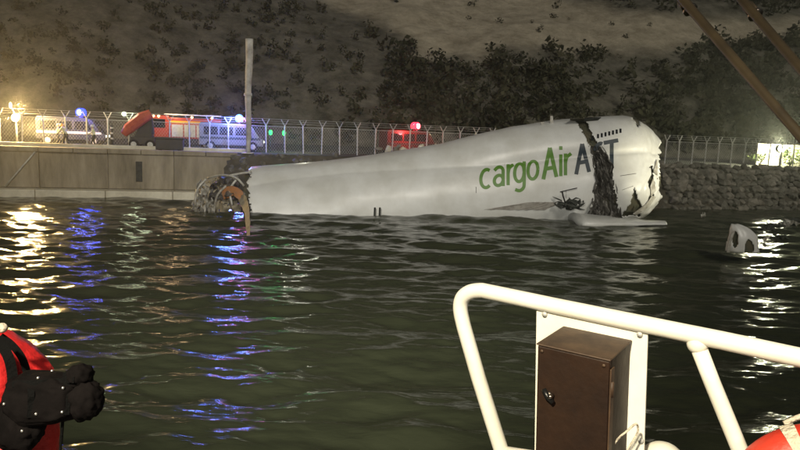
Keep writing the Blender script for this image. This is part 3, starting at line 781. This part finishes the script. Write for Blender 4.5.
# loader with a raised red boom
ld = thing('boom_loader', onq(143, 50.5), 'dark loader with a thick tilted red boom beside the fire engine', 'loader', None, ANG)
part('chassis', boxbm(-.8, .9, -.8, .8, .35, .95), M['darkbody'], ld, bevel=.05)
panelpoly('cab', [(-.55, .96), (.75, .96), (.75, 2.25), (.25, 2.35), (-.15, 1.7)], -.6, 1.2, M['darkbody'], ld)
bm = bmesh.new(); tube(bm, [(.75, -.75, 2.75), (.1, -.85, 2.4), (-.9, -.9, 1.55), (-1.25, -.9, 1.1)], [.36, .46, .42, .26], 8); part('boom', bm, M['boomred'], ld, bevel=.04)
bm = bmesh.new(); tube(bm, [(.65, -.5, 2.6), (.75, -.3, 1.2)], .16, 8); part('boom_mast', bm, M['darkbody'], ld)
for x in (-.55, .65):
    for y in (-.75, .75): wheel(ld, x, y, .38, .3)
lamp(ld, 'work_lamp', (-1.25, -.5, 2.65), .16, M['e_white2'] if 'e_white2' in M else emat('work_lamp_white', (.85, 1.0, .6), 9))
# dark equipment crate in front of the fire engine
ct = thing('equipment_crate', onq(170, 49.8), 'dark equipment crate on the quay in front of the fire engine', 'crate', None, ANG)
part('crate_body', boxbm(-1.0, 1.0, -.5, .5, .06, .86), M['darkbody'], ct, bevel=.04)
part('crate_lid', boxbm(-1.04, 1.04, -.54, .54, .87, 1.0), M['darkbody'], ct, bevel=.03)
for x in (-.8, 0, .8): part('rib', boxbm(x - .04, x + .04, -.53, -.49, .1, .84), M['darkbody'], ct)
for x in (-.7, .7): part('skid', boxbm(x - .1, x + .1, -.5, .5, 0, .06), M['trouser'], ct)

# striped marker post
mk = thing('striped_marker_post', onq(112, 49.2), 'short black and white striped marker post on the quay edge', 'marker post')
part('post', tubebm([(0, 0, 0), (0, 0, 1.75)], .09, 10), M['darkbody'], mk, True)
for z in (.7, 1.1, 1.5): part('white_band', tubebm([(0, 0, z), (0, 0, z + .13)], .1, 10), M['vanwhite'], mk, True)

# lamps on the shore
def lamp_post(loc, h, label, m, pw, col, tgt, size, r=.28, dbl=False):
    t = thing('flood_lamp_post', loc, label, 'flood lamp')
    part('post', tubebm([(0, 0, 0), (0, 0, h)], [.08, .055], 10), M['galv'], t, True)
    part('base_plate', boxbm(-.2, .2, -.2, .2, 0, .05), M['galv'], t)
    d = (Vector(tgt) - Vector(loc) - Vector((0, 0, h))).normalized()
    hd = bmesh.new(); tube(hd, [Vector((0, 0, h)) + Vector((0, .28, .0)), Vector((0, 0.02, h))], r * 1.25, 14); part('lamp_housing', hd, M['darkbody'], t, True)
    lamp(t, 'lamp_glass', (0, -.1, h), r, m, (1, .55, 1))
    if dbl: lamp(t, 'upper_lamp', (-.35, -.05, h + .95), .13, m, (.7, .7, 1.6)); part('upper_stem', tubebm([(0, .05, h), (-.35, 0, h + .9)], .03, 6), M['galv'], t)
    if pw: light('flood_light', 'SPOT', Vector(loc) + Vector((0, -.4, h)), pw, col, .25, tgt, size, 1.0)
    return t
lamp_post(onq(17, 50.5), 2.05, 'bright orange flood lamp on a post at the far left of the quay', M['e_sodium'], 6500, (1.0, .68, .26), (-12, 10, 0), 150, .3, True)
lamp_post((at(781, 150, 66).x, at(781, 150, 66).y, QZ + .004), 1.9, 'bright white flood lamp behind the fence at far right', M['e_white'], 500, (1, 1, .72), at(690, 190, 47), 100, .36)
for i, x in enumerate((270.5, 284)):
    l0 = onq(x, 55); t = thing('green_beacon_post', l0, ('left' if i == 0 else 'right') + ' one of two green beacons on short posts behind the fence right of the pole', 'beacon', 'green beacons behind the fence')
    part('post', tubebm([(0, 0, 0), (0, 0, 1.45)], .05, 8), M['darkbody'], t); lamp(t, 'beacon', (0, 0, 1.62), .2, M['e_green'], (.8, .8, 1.1))
# added nose light, then light thrown by the beacons and work lamps
DING = Vector((31.0, 27.0, 0.0))
light('added_nose_beam', 'SPOT', DING + Vector((0, .3, 2.35)), 26000, (1, .93, .68), .2, at(650, 168, 46), 20, 1.0)  # unseen spot added to brighten the nose from the right front
dg_ = thing('added_dinghy', DING, 'added unseen orange dinghy carrying the nose light beyond the right edge', 'dinghy', None, R(20))  # unseen boat, added only to carry that spot
def hoop(y0): return smoothpath([(-1.0, -2.4, .28), (-1.0, .6, .28), (-.85, 1.6, .34), (0, 2.5, .5), (.85, 1.6, .34), (1.0, .6, .28), (1.0, -2.4, .28)], 6)
part('side_tube', tubebm(hoop(0), .27, 12), M['ringred'], dg_, True)
part('floor', boxbm(-.85, .85, -2.3, 1.5, .05, .14), M['deck'], dg_); part('console', boxbm(-.35, .35, -.6, .0, .14, 1.05), M['hullboat'], dg_, bevel=.05)
part('outboard_motor', boxbm(-.22, .22, -2.85, -2.35, .1, 1.1), M['blackmetal'], dg_, bevel=.08)
part('lamp_post', tubebm([(0, -.3, 1.0), (0, -.3, 2.25)], .04, 8), M['galv'], dg_); part('lamp_housing', tubebm([(0, -.3, 2.35), (-.05, -.05, 2.35)], [.12, .2], 12), M['blackmetal'], dg_, True)
def bl(px, py, Y, pw, c, r=.2): light('beacon_light', 'POINT', at(px, py, Y), pw, c, r)
bl(77, 113, 51, 350, (.06, .10, 1.0)); bl(232, 117, 51.5, 1100, (.12, .25, 1.0)); bl(240, 117, 52, 160, (1.0, .12, .5))
bl(277, 126, 54, 60, (.1, 1.0, .25)); bl(408, 133, 57, 300, (1.0, .10, .10)); bl(172, 110, 52.5, 150, (1.0, .70, .35)); bl(127, 108, 50, 120, (.85, 1.0, .65))
bl(440, 128, 60, 380, (1.0, .80, .45)); bl(300, 120, 56, 300, (.95, .95, .75)); bl(779, 141, 68.0, 5500, (1.0, 1.0, .66)); bl(20, 104, 49.5, 6000, (1.0, .66, .25))

# lit scrub and a low pale wall behind the right-hand fence
def bush(px, Y, r, label, n_=260):
    global LV, LF
    l0 = onq(px, Y); t = thing('bush', l0, label, 'bush'); LV = []; LF = []
    for k in range(7): clump((random.uniform(-.8, .8) * r, random.uniform(-.4, .4) * r, r * random.uniform(.4, 1.1)), r * .5, n_ // 7, .8)
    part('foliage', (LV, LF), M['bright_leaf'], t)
    bm = bmesh.new()
    for k in range(4): tube(bm, [(0, 0, 0), (random.uniform(-.3, .3) * r, 0, r * .5), (random.uniform(-.7, .7) * r, 0, r)], [.06, .04, .015], 5)
    part('stem', bm, M['brownpole'], t)
bush(762, 69, 1.1, 'lit leafy bush left of the white flood lamp behind the fence')
bush(793, 68.5, 1.5, 'lit leafy bush right of the white flood lamp behind the fence')
bush(816, 69, 1.6, 'leafy bush behind the fence at the right edge of the photo')
lw = thing('low_wall', onq(790, 70.5), 'low pale wall lit by the white flood lamp at far right', 'wall', None, .05)
for i in range(4): part('wall_panel', boxbm(-3.6 + i * 2.2, -1.43 + i * 2.2, -.1, .1, 0, 2.2), M['ledge'], lw, bevel=.03)
part('coping', boxbm(-3.65, 5.2, -.16, .16, 2.21, 2.31), M['ledge'], lw, bevel=.02)

# lit rubble chunks between bank and fence
for i, (x, y, s_) in enumerate([(379, 149, .5), (388, 150, .7), (396, 152, .9), (404, 151, .75), (412, 152, .8), (420, 150, .9), (428, 150, .7), (436, 148, .6), (398, 147, .5), (288, 157, .55), (296, 156, .45), (443, 147, .45)]):
    p = at(x, y, 53.5); o = bpy.data.objects.new('rubble_chunk', RM[(i * 5) % 12].copy()); COL.objects.link(o); o.data.materials.clear(); o.data.materials.append(M['ledge'] if i % 2 else M['stone2'])
    o.location = p; o.scale = (s_ * 1.3, s_, s_ * .8); o.rotation_euler = (i * .7, i * 1.1, i * 2.3)
    tag(o, 'pale rubble chunk lying on the dark bank just right of the pale pole' if i in (9, 10) else 'pale lit rubble chunk on the bank crest in front of the dark red van', 'rubble', 'pale rubble on the bank')

# ------------------------------------------------------------------ people on the quay
def person(px, Y, label, lean, facing):
    J = {'pel': (0, 0, .86, .15), 'sp': (.05 * lean, 0, 1.08, .145), 'ch': (.18 * lean, 0, 1.32, .16), 'nk': (.27 * lean, 0, 1.48, .06), 'hd': (.33 * lean, 0, 1.58, .095), 'tp': (.35 * lean, 0, 1.68, .08)}
    for s_ in (-1, 1):
        k = 'l' if s_ < 0 else 'r'
        J.update({k + 'sh': (.18 * lean, .19 * s_, 1.38, .075), k + 'el': (.22 * lean + .12, .27 * s_, 1.12, .055), k + 'wr': (.36 * lean + .30, .20 * s_, 1.02, .042), k + 'ha': (.38 * lean + .38, .19 * s_, 1.0, .045),
                  k + 'hp': (0, .1 * s_, .82, .10), k + 'kn': (.10 + .08 * s_, .12 * s_, .46, .07), k + 'an': (-.02 + .12 * s_, .12 * s_, .09, .05), k + 'to': (.16 + .12 * s_, .14 * s_, .045, .045)})
    ks = list(J); E = [('pel', 'sp'), ('sp', 'ch'), ('ch', 'nk'), ('nk', 'hd'), ('hd', 'tp')]
    for k in 'lr': E += [('ch', k + 'sh'), (k + 'sh', k + 'el'), (k + 'el', k + 'wr'), (k + 'wr', k + 'ha'), ('pel', k + 'hp'), (k + 'hp', k + 'kn'), (k + 'kn', k + 'an'), (k + 'an', k + 'to')]
    me = bpy.data.meshes.new('body'); me.from_pydata([J[k][:3] for k in ks], [(ks.index(a), ks.index(c)) for a, c in E], [])
    tmp = bpy.data.objects.new('tmp', me); COL.objects.link(tmp); md = tmp.modifiers.new('s', 'SKIN'); sv = me.skin_vertices[0].data
    for i, k in enumerate(ks): sv[i].radius = (J[k][3], J[k][3] * (1.25 if k in ('ch', 'sp', 'pel') else 1)); sv[i].use_root = (k == 'pel')
    sb = tmp.modifiers.new('ss', 'SUBSURF'); sb.levels = 1; sb.render_levels = 1
    dg = bpy.context.evaluated_depsgraph_get(); dg.update(); nm = bpy.data.meshes.new_from_object(tmp.evaluated_get(dg)); bpy.data.objects.remove(tmp)
    nm.name = 'body'; nm.materials.clear()
    for m in ('vest', 'trouser', 'skin', 'hair'): nm.materials.append(M[m])
    kv = [Vector(J[k][:3]) for k in ks]
    for f in nm.polygons:
        f.use_smooth = True; c = f.center; k = ks[min(range(len(ks)), key=lambda q: (kv[q] - c).length)]
        f.material_index = 1 if k[1:] in ('hp', 'kn', 'an', 'to') or k == 'pel' else (2 if k in ('hd', 'nk') or k[1:] == 'ha' else (3 if k == 'tp' else 0))
    t = thing('person', onq(px, Y), label, 'person', None, facing)
    o = bpy.data.objects.new('body', nm); COL.objects.link(o); o.parent = t
    hc = Vector(J['hd'][:3]) + Vector((0, 0, .06)); hb = bmesh.new(); sphere(hb, hc, .135, 12, (1, .95, .85))
    part('helmet', hb, M['yellowp'] if lean > .5 else M['vanwhite'], t, True)
    return t
person(66, 49.3, 'person in pale reflective clothing bending forward below the blue beacon', 1.5, 2.6)
person(94, 49.5, 'person in pale reflective clothing standing right of the blue beacon', .3, 3.6)
person(58, 49.6, 'person in pale clothing standing left of the bending person', .2, .4)

# ------------------------------------------------------------------ our boat: hull, rail, box, rings
DECKZ = 3.95
bd = [(-2.6, 1.98), (.12, 1.93), (1.15, 1.62), (2.6, 1.55), (2.9, -6), (-2.6, -6)]
bt = thing('patrol_boat', (0, -2, 0), 'white boat under the photographer carrying the rail and poles', 'boat')
def prism(poly, z0, z1, inset=0):
    bm = bmesh.new(); c = Vector((0, -2, 0)); vs0 = [bm.verts.new(Vector((x * (1 - inset), y * (1 - inset) - 2 * inset * 0, z0)) - c) for x, y in poly]; vs1 = [bm.verts.new(Vector((x, y, z1)) - c) for x, y in poly]
    n_ = len(poly)
    for i in range(n_): bm.faces.new((vs0[i], vs0[(i + 1) % n_], vs1[(i + 1) % n_], vs1[i]))
    bm.faces.new(vs0[::-1]); bm.faces.new(vs1); bmesh.ops.recalc_face_normals(bm, faces=bm.faces); return bm
part('hull', prism(bd, -1.0, DECKZ - .07, .06), M['hullboat'], bt, bevel=.03); part('deck', prism(bd, DECKZ - .06, DECKZ), M['deck'], bt)
# mast with searchlight behind the camera
part('mast', tubebm([(-2.0, -1.0, DECKZ), (-2.0, -1.0, 8.25), ], .09, 12), M['hullboat'], bt, True)
part('mast_arm', tubebm([(-2.0, -1.0, 8.1), (-2.0, -.45, 8.2)], .06, 10), M['hullboat'], bt, True)
lt = thing('searchlight', SEARCH_POS + Vector((0, -.25, -.1)), 'searchlight on the boat mast above the photographer', 'searchlight')
part('housing', tubebm([(0, -.35, .12), (0, -.05, .1), (0, .02, .1)], [.16, .30, .32], 18), M['blackmetal'], lt, True)
part('yoke', tubebm([(0, -.2, -.25), (0, -.2, -.1)], .05, 8), M['blackmetal'], lt)
dl = thing('deck_lamp', DECK_POS + Vector((0, -.2, .1)), 'deck lamp on a bracket behind the photographer', 'lamp')
part('housing', tubebm([(0, -.1, .15), (.02, .08, .02)], [.1, .16], 14), M['blackmetal'], dl, True)
part('bracket', tubebm([(0, -.1, .12), (0, -.1, -3.4)], .04, 8), M['hullboat'], dl, True)

RP = Vector((.22, 1.78, 0)); RD = (Vector((.84, 1.36, 0)) - RP).normalized(); RN = Vector((-RD.y, RD.x, 0)); RN = RN if RN.y < 0 else -RN
def rp(px, py, off=0):
    d = ray(px, py); q = RP + RN * off; tt = (q - CAM).dot(RN) / d.dot(RN); return CAM + d * tt
rl = thing('guard_rail', rp(520, 450) * 1.0, 'cream white tubular boat guard rail with a flat plate in the foreground', 'guard rail')
def rpart(name, bm, m, smooth=True, bevel=0): return obj(name, bm, m, rl, smooth, bevel)
TR = .0215
a = [rp(515, 497), rp(505, 462), rp(478, 376), rp(464, 327)]
cn = [rp(460.5, 310), rp(462, 299), rp(469, 292.5), rp(480, 290.5), rp(492, 292.5)]
bq = [rp(560, 307), rp(640, 323.5), rp(720, 340), rp(800, 357.5), rp(1000, 401)]
foot0 = Vector((a[0].x + .14, a[0].y - .09, DECKZ)); 
rpart('top_tube', tubebm([foot0] + a + smoothpath([a[3]] + cn + [bq[0]], 5)[1:-1] + bq, TR, 20), M['rail'])
mid_ = [rp(698, 346), rp(712, 382), rp(742, 455)]
dd = (mid_[2] - mid_[0]).normalized(); mid_.append(mid_[2] + dd * ((DECKZ - mid_[2].z) / dd.z))
rpart('brace_post', tubebm(mid_, TR * .86, 20), M['rail'])
sphere_bm = bmesh.new(); sphere(sphere_bm, rp(697.5, 344), TR * 1.12, 16); rpart('weld_joint', sphere_bm, M['rail'])
rpart('lower_tube', tubebm([rp(503, 452), rp(560, 461), rp(640, 476), rp(760, 500)], TR * .8, 16), M['rail'])
ep = bq[-1]; rpart('far_post', tubebm([ep, Vector((ep.x + .02, ep.y, DECKZ))], TR * .9, 16), M['rail'])
# mounting plate
pv = [rp(537, 303), rp(648.5, 326), rp(642, 520), rp(534, 520)]
bm = bmesh.new(); f = bm.faces.new([bm.verts.new(p + RN * .004) for p in pv]); r = bmesh.ops.extrude_face_region(bm, geom=[f])
for v in r['geom']:
    if isinstance(v, bmesh.types.BMVert): v.co -= RN * .008
bmesh.ops.recalc_face_normals(bm, faces=bm.faces); rpart('mounting_plate', bm, M['rail'], False, .0015)

for x, y in ((545, 314), (640, 334), (641, 440)):
    q = rp(x, y, .005); rpart('bolt', tubebm([q, q + RN * .006], .007, 8), M['galv'])
for x, y in ((537, 303), (648, 326)):
    pass
# brown switch box on the plate
DEP = .185
bo = thing('brown_switch_box', rp(580, 460, .07), 'brown metal box with a latch mounted on the rail plate', 'box')
fl_, fr_, ft = rp(537.5, 345, DEP), rp(610, 356, DEP), None
wd_ = (fr_ - fl_).dot(RD); zt = fl_.z; x0b = (fl_ - RP).dot(RD); 
def bp_(a_, o_, z_):
    a_ = a_ + (zt - z_) * .05
    return RP + RD * a_ + RN * o_ + Vector((0, 0, z_))
def bbox(name, a0, a1, o0, o1, z0, z1, m, bevel=.003):
    bm = bmesh.new(); r = bmesh.ops.create_cube(bm, size=1)
    for v in r['verts']: v.co = bp_((a0 + a1) / 2 + v.co.x * (a1 - a0), (o0 + o1) / 2 + v.co.y * (o1 - o0), (z0 + z1) / 2 + v.co.z * (z1 - z0))
    bmesh.ops.recalc_face_normals(bm, faces=bm.faces); return obj(name, bm, m, bo, False, bevel)
HB = .30
bbox('case', x0b + .004, x0b + wd_ - .001, .006, DEP - .018, zt - HB, zt - .002, M['box'])
door = bbox('door', x0b, x0b + wd_, DEP - .017, DEP, zt - HB - .002, zt, M['box'], .004)
bbox('lid_edge', x0b - .002, x0b + wd_ + .003, .006, DEP + .003, zt + .0005, zt + .005, M['boxedge'], .002)
bbox('hinge_strip', x0b + wd_ + .0005, x0b + wd_ + .004, DEP - .03, DEP - .004, zt - HB + .02, zt - .02, M['boxedge'], .001)
for z_ in (zt - .05, zt - .22): obj('hinge', tubebm([bp_(x0b + wd_ + .003, DEP - .012, z_), bp_(x0b + wd_ + .003, DEP - .012, z_ - .035)], .006, 10), M['boxedge'], bo, True)
for a_, z_ in ((.012, .012), (wd_ - .012, .012), (wd_ - .012, HB - .012), (.012, HB - .012)):
    q = bp_(x0b + a_, DEP, zt - z_); obj('screw', tubebm([q, q + RN * .003], .004, 8), M['boxedge'], bo, True)
# latch
lc = rp(547, 394, DEP); la = (lc - RP).dot(RD); lz = lc.z
obj('latch_boss', tubebm([bp_(la, DEP, lz), bp_(la, DEP + .008, lz)], .009, 14), M['chrome'], bo, True)
obj('latch_handle', tubebm([bp_(la - .011, DEP + .010, lz + .014), bp_(la, DEP + .013, lz), bp_(la + .014, DEP + .012, lz - .012)], [.0065, .0075, .006], 10), M['blackmetal'], bo, True)
obj('latch_key', tubebm([bp_(la + .009, DEP + .004, lz + .003), bp_(la + .009, DEP + .022, lz + .003)], .005, 10), M['chrome'], bo, True)
# cable loop at its lower right corner
cb = [rp(606, 458, .10), rp(617, 440, .11), rp(627, 431, .10), rp(636, 424, .07), rp(638, 431, .06), rp(633, 441, .06), rp(626, 452, .07)]
tag(obj('cable_loop', tubebm(smoothpath(cb, 6), .0025, 8), M['rope'], None, True), 'thin pale cable loop at the lower right corner of the brown box', 'cable')
# white rounded cap behind the rail foot
cp = thing('white_domed_cap', rp(662, 470, -.08), 'white domed post cap between the box and the leaning brace', 'post cap')
cc = rp(662, 466, -.08); bm = bmesh.new(); sphere(bm, cc, .062, 20, (1, 1, 1.0)); obj('dome', bm, M['rail'], cp, True)
obj('stem', tubebm([Vector((cc.x, cc.y, DECKZ)), Vector((cc.x, cc.y, cc.z - .03))], .035, 12), M['rail'], cp, True)

# life ring on the rail, lower right
lc = rp(838, 532, .10); rg = thing('life_ring', lc, 'orange red life ring with a white strap at the lower right corner', 'life ring')
MXR = Matrix.Translation(lc) @ Matrix((( RD.x, RN.x, 0, 0), (RD.y, RN.y, 0, 0), (RD.z, RN.z, 1, 0), (0, 0, 0, 1))) @ Matrix.Rotation(R(28), 4, 'X')
def ringpt(a_, ro, up=0): return MXR @ Vector((ro * math.cos(a_), up, ro * math.sin(a_)))
bm = bmesh.new(); NR_, NT = 64, 18; vv = []
for i in range(NR_):
    a_ = 2 * math.pi * i / NR_
    vv.append([bm.verts.new(ringpt(a_, .155 + .058 * math.cos(2 * math.pi * k / NT), .050 * math.sin(2 * math.pi * k / NT))) for k in range(NT)])
for i in range(NR_):
    for k in range(NT): bm.faces.new((vv[i][k], vv[(i + 1) % NR_][k], vv[(i + 1) % NR_][(k + 1) % NT], vv[i][(k + 1) % NT]))
bmesh.ops.recalc_face_normals(bm, faces=bm.faces); obj('ring', bm, M['ringred'], rg, True)
for a0 in (R(122), R(32), R(212), R(302)):
    bm = bmesh.new(); prev = None; rows = []
    for i in range(7):
        a_ = a0 + R(-4 + 1.33 * i); rows.append([bm.verts.new(ringpt(a_, .155 + .0615 * math.cos(2 * math.pi * k / NT), .0535 * math.sin(2 * math.pi * k / NT))) for k in range(NT)])
    for i in range(6):
        for k in range(NT): bm.faces.new((rows[i][k], rows[i + 1][k], rows[i + 1][(k + 1) % NT], rows[i][(k + 1) % NT]))
    bmesh.ops.recalc_face_normals(bm, faces=bm.faces); obj('strap', bm, M['rope'], rg, True)
obj('grab_rope', tubebm(smoothpath([ringpt(R(122), .222, -.02), ringpt(R(105), .235, -.03), ringpt(R(77), .240, -.03), ringpt(R(50), .235, -.02), ringpt(R(32), .222, -.02)], 6), .006, 8), M['rope'], rg, True)

# red life jacket slung over the rail at lower left, with a black gear bag
lj = thing('red_life_jacket', at(-10, 440, 1.35), 'red life jacket with black straps at the lower left corner', 'life jacket')
def lobe(c_pts, rad, name, m, parent, seg=18, fold=.06, seed=0):
    P = smoothpath(c_pts, 7); n_ = len(P); bm = bmesh.new()
    rr = list(np.interp(np.linspace(0, 1, n_), np.linspace(0, 1, len(rad)), rad)); tube(bm, P, rr, seg)
    bm.normal_update()
    for v in bm.verts: v.co += v.normal * (fold * .25 * N(v.co * 14 + Vector((seed, 0, 0))) + fold * .12 * N(v.co * 38))
    return obj(name, bm, m, parent, True)
lobe([at(-95, 420, 1.62), at(-60, 372, 1.60), at(-14, 366, 1.56), (at(14, 392, 1.54)), at(26, 430, 1.53), at(30, 500, 1.52)], [.05, .085, .098, .10, .075, .06], 'collar_lobe', M['red'], lj, fold=.05)
lobe([at(-40, 345, 1.42), at(-12, 372, 1.38), at(-14, 430, 1.36), at(-4, 520, 1.36)], [.045, .05, .055, .07], 'front_lobe', M['red'], lj, fold=.05, seed=5)
lobe([at(-10, 452, 1.32), at(4, 462, 1.32), at(20, 500, 1.32)], [.05, .055, .06], 'lower_lobe', M['red'], lj, fold=.05, seed=9)
def strapr(pts, wd, th=.006):
    P = smoothpath(pts, 8); bm = bmesh.new(); prev = None
    for i, p in enumerate(P):
        t = (P[min(i + 1, len(P) - 1)] - P[max(i - 1, 0)]).normalized(); v_ = (p - CAM).normalized(); sd_ = t.cross(v_).normalized(); nn = sd_.cross(t)
        row = [bm.verts.new(p + sd_ * wd * s_ + nn * o_) for s_, o_ in ((-.5, 0), (.5, 0), (.5, th), (-.5, th))]
        if prev:
            for k in range(4): bm.faces.new((prev[k], prev[(k + 1) % 4], row[(k + 1) % 4], row[k]))
        prev = row
    bmesh.ops.recalc_face_normals(bm, faces=bm.faces); return bm
obj('strap', strapr([at(0, 336, 1.43), at(12, 345, 1.425), at(22, 358, 1.42), at(27, 372, 1.41)], .016), M['webbing'], lj)
obj('strap', strapr([at(-6, 340, 1.36), at(6, 352, 1.32), at(12, 372, 1.31), at(11, 392, 1.30), at(2, 410, 1.30)], .020), M['webbing'], lj)
sb = bmesh.new(); sphere(sb, at(2, 328, 1.42), .012, 10); obj('whistle_light', sb, M['rope'], lj, True)
bg = thing('black_gear_bag', at(55, 430, 1.28), 'black studded gear bag in front of the red life jacket', 'bag')
bm = bmesh.new(); bmesh.ops.create_icosphere(bm, subdivisions=5, radius=1)
bc = at(46, 398, 1.27); ex = RIGHT; ez = UP; ey = FWD
for v in bm.verts:
    d = v.co.copy(); q = [abs(c_) ** .62 * (1 if c_ > 0 else -1) for c_ in d]
    v.co = bc + ex * q[0] * .078 + ey * q[1] * .05 + ez * q[2] * (.052 - .006 * q[0])
    v.co += d * (.008 * N(d * 2.2 + Vector((3, 0, 0))) + .002 * N(d * 6))
obj('bag_body', bm, M['bag'], bg, True)
bm = bmesh.new(); bmesh.ops.create_icosphere(bm, subdivisions=4, radius=1); ec = at(86, 400, 1.26)
for v in bm.verts:
    d = v.co.copy(); v.co = ec + ex * d.x * .034 + ey * d.y * .036 + ez * d.z * .042 + d * (.006 * N(d * 4 + Vector((9, 0, 0))))
obj('bag_end', bm, M['bag'], bg, True)
bm = bmesh.new(); bmesh.ops.create_icosphere(bm, subdivisions=4, radius=1); ec = at(80, 376, 1.27)
for v in bm.verts:
    d = v.co.copy(); v.co = ec + ex * d.x * .026 + ey * d.y * .03 + ez * d.z * .025 + d * (.005 * N(d * 3 + Vector((5, 0, 0))))
obj('bag_flap', bm, M['bag'], bg, True)
bm = bmesh.new(); bmesh.ops.create_icosphere(bm, subdivisions=4, radius=1); ec = at(20, 425, 1.26)
for v in bm.verts:
    d = v.co.copy(); v.co = ec + ex * d.x * .05 + ey * d.y * .04 + ez * d.z * .06 + d * (.008 * N(d * 4 + Vector((2, 0, 0))))
obj('bag_pocket', bm, M['bag'], bg, True)
bpy.context.view_layer.update()
bvs = []
for c_ in list(bg.children):
    mw = c_.matrix_world; bvs.append(BVHTree.FromPolygons([mw @ v.co for v in c_.data.vertices], [tuple(p.vertices) for p in c_.data.polygons]))
def on_bag(x, y, off=0):
    d = ray(x, y).normalized(); hs = [h for h in (b_.ray_cast(CAM, d) for b_ in bvs) if h[0] is not None]
    if not hs: return None
    h = min(hs, key=lambda q: q[3]); return h[0] - d * off
for x, y in ((63, 388), (62, 412), (36, 414), (38, 378), (52, 371), (4, 404), (22, 431)):
    q = on_bag(x, y, .001)
    if q: bm = bmesh.new(); sphere(bm, q, .0032, 8); obj('stud', bm, M['stud'], bg, True)
for path in ([(66, 372), (67, 385), (67, 400), (66, 415)], [(30, 374), (31, 390), (31, 405), (30, 418)], [(12, 384), (35, 383), (60, 381), (74, 380)]):
    P = [on_bag(x, y, .002) for x, y in path]
    if all(P): obj('webbing_strap', strapr(P, .012, .004), M['webbing'], bg)
obj('bag_cord', tubebm(smoothpath([at(63, 415, 1.25), at(62, 432, 1.25), at(60, 455, 1.25), at(58, 480, 1.25)], 5), .003, 6), M['webbing'], bg, True)

# two brown poles crossing the upper right, fixed to the boat beyond the frame
def boat_pole(p0, p1, r0, r1, label, colx):
    t = thing('brown_pole', p1, label, 'pole', 'brown poles over the upper right')
    obj('shaft', tubebm([p0, p0.lerp(p1, .5), p1], [r0, (r0 + r1) / 2, r1], 14), M['brownpole'], t, True)
    d = (p1 - p0).normalized()
    obj('collar', tubebm([colx - d * .035, colx + d * .02], r0 * 1.25, 14), M['brownpole'], t, True)
    obj('ring', tubebm([colx + d * .018, colx + d * .03], r0 * 1.55, 14), M['chrome'], t, True)
def pl(px0, py0, px1, py1, Ya, Yb): return at(px0, py0, Ya), at(px1, py1, Yb)
def to_deck(p, q):
    d = (q - p).normalized(); return p + d * ((DECKZ - p.z) / d.z)
a0, a1 = pl(640, -50, 860, 205, 3.0, 2.1); boat_pole(a0, to_deck(a0, a1), .0190, .0150, 'long brown pole crossing the dark hillside at upper right', at(687, 6, 2.80))
a0, a1 = pl(700, -50, 900, 186, 3.0, 2.1); boat_pole(a0, to_deck(a0, a1), .0190, .0150, 'shorter visible brown pole in the top right corner', at(752, 11, 2.75))

# ------------------------------------------------------------------ night haze
hz = obj('haze', boxbm(-245, 275, -60, 312, -2.2, 175), [])
hz.data.materials.clear(); vm = bpy.data.materials.new('night_mist'); vm.use_nodes = True
vn = vm.node_tree.nodes; vn.remove(vn['Principled BSDF']); pv_ = vn.new('ShaderNodeVolumePrincipled')
pv_.inputs['Color'].default_value = (.9, .9, .86, 1); pv_.inputs['Density'].default_value = .0009; pv_.inputs['Anisotropy'].default_value = .75
vm.node_tree.links.new(pv_.outputs[0], vn['Material Output'].inputs['Volume']); hz.data.materials.append(vm)
tag(hz, kind='stuff')

# ------------------------------------------------------------------ floating scraps of wreckage, right
for i, (px, py, L_, m, tilt) in enumerate([(768, 229, .5, 'soot', .1), (776, 226, .7, 'soot', -.1), (785, 225.5, .45, 'torn_white', .3), (792, 223, .55, 'torn_white', -.2), (798, 222, .7, 'soot', .1), (766, 240, .25, 'torn_white', .4), (781, 237, .5, 'soot', 0), (703, 216, .2, 'torn_white', .5)]):
    p = atz(px, py, .12); V = []; Fc = []; nu, nv = 9, 5
    for j in range(nv):
        for k in range(nu):
            u, v = k / (nu - 1) - .5, j / (nv - 1) - .5
            V.append(Vector((u * L_ * 1.6 + .1 * N((k, j, i)), v * L_ * .8, .25 * N((k * .6, j * .6, i + 3)) + .08 + tilt * u * L_ + .15 * v)))
    for j in range(nv - 1):
        for k in range(nu - 1):
            if (j in (0, nv - 2) or k in (0, nu - 2)) and N((k * 1.3, j * 1.3, i)) > .15: continue
            Fc.append((j * nu + k, j * nu + k + 1, (j + 1) * nu + k + 1, (j + 1) * nu + k))
    o = obj('floating_scrap', (V, Fc), M[m]); o.location = p; o.modifiers.new('t', 'SOLIDIFY').thickness = .04
    lab = ['dark floating scrap just right of the cowl fragment', 'wide dark floating scrap, second right of the cowl fragment', 'small pale floating scrap between two dark scraps at far right', 'pale floating scrap near the right edge of the photo', 'dark floating scrap at the right edge of the photo', 'tiny pale floating scrap touching the cowl fragment', 'dark floating scrap nearest the camera, right of the cowl fragment', 'tiny pale scrap floating alone between the wing stub and cowl fragment'][i]
    tag(o, lab, 'wreckage', 'floating scraps')

# low rail beneath the life jacket and bag, below the frame
sr = thing('side_rail', (-1.2, 1.42, DECKZ), 'cream rail holding the red life jacket and black bag', 'guard rail')
zr = at(20, 492, 1.4).z - DECKZ
part('top_tube', tubebm([(-1.3, 0, zr), (.62, -.02, zr)], .022, 14), M['rail'], sr, True)
for x in (-1.25, -.3, .58): part('post', tubebm([(x, 0, 0), (x, 0, zr)], .019, 12), M['rail'], sr, True)
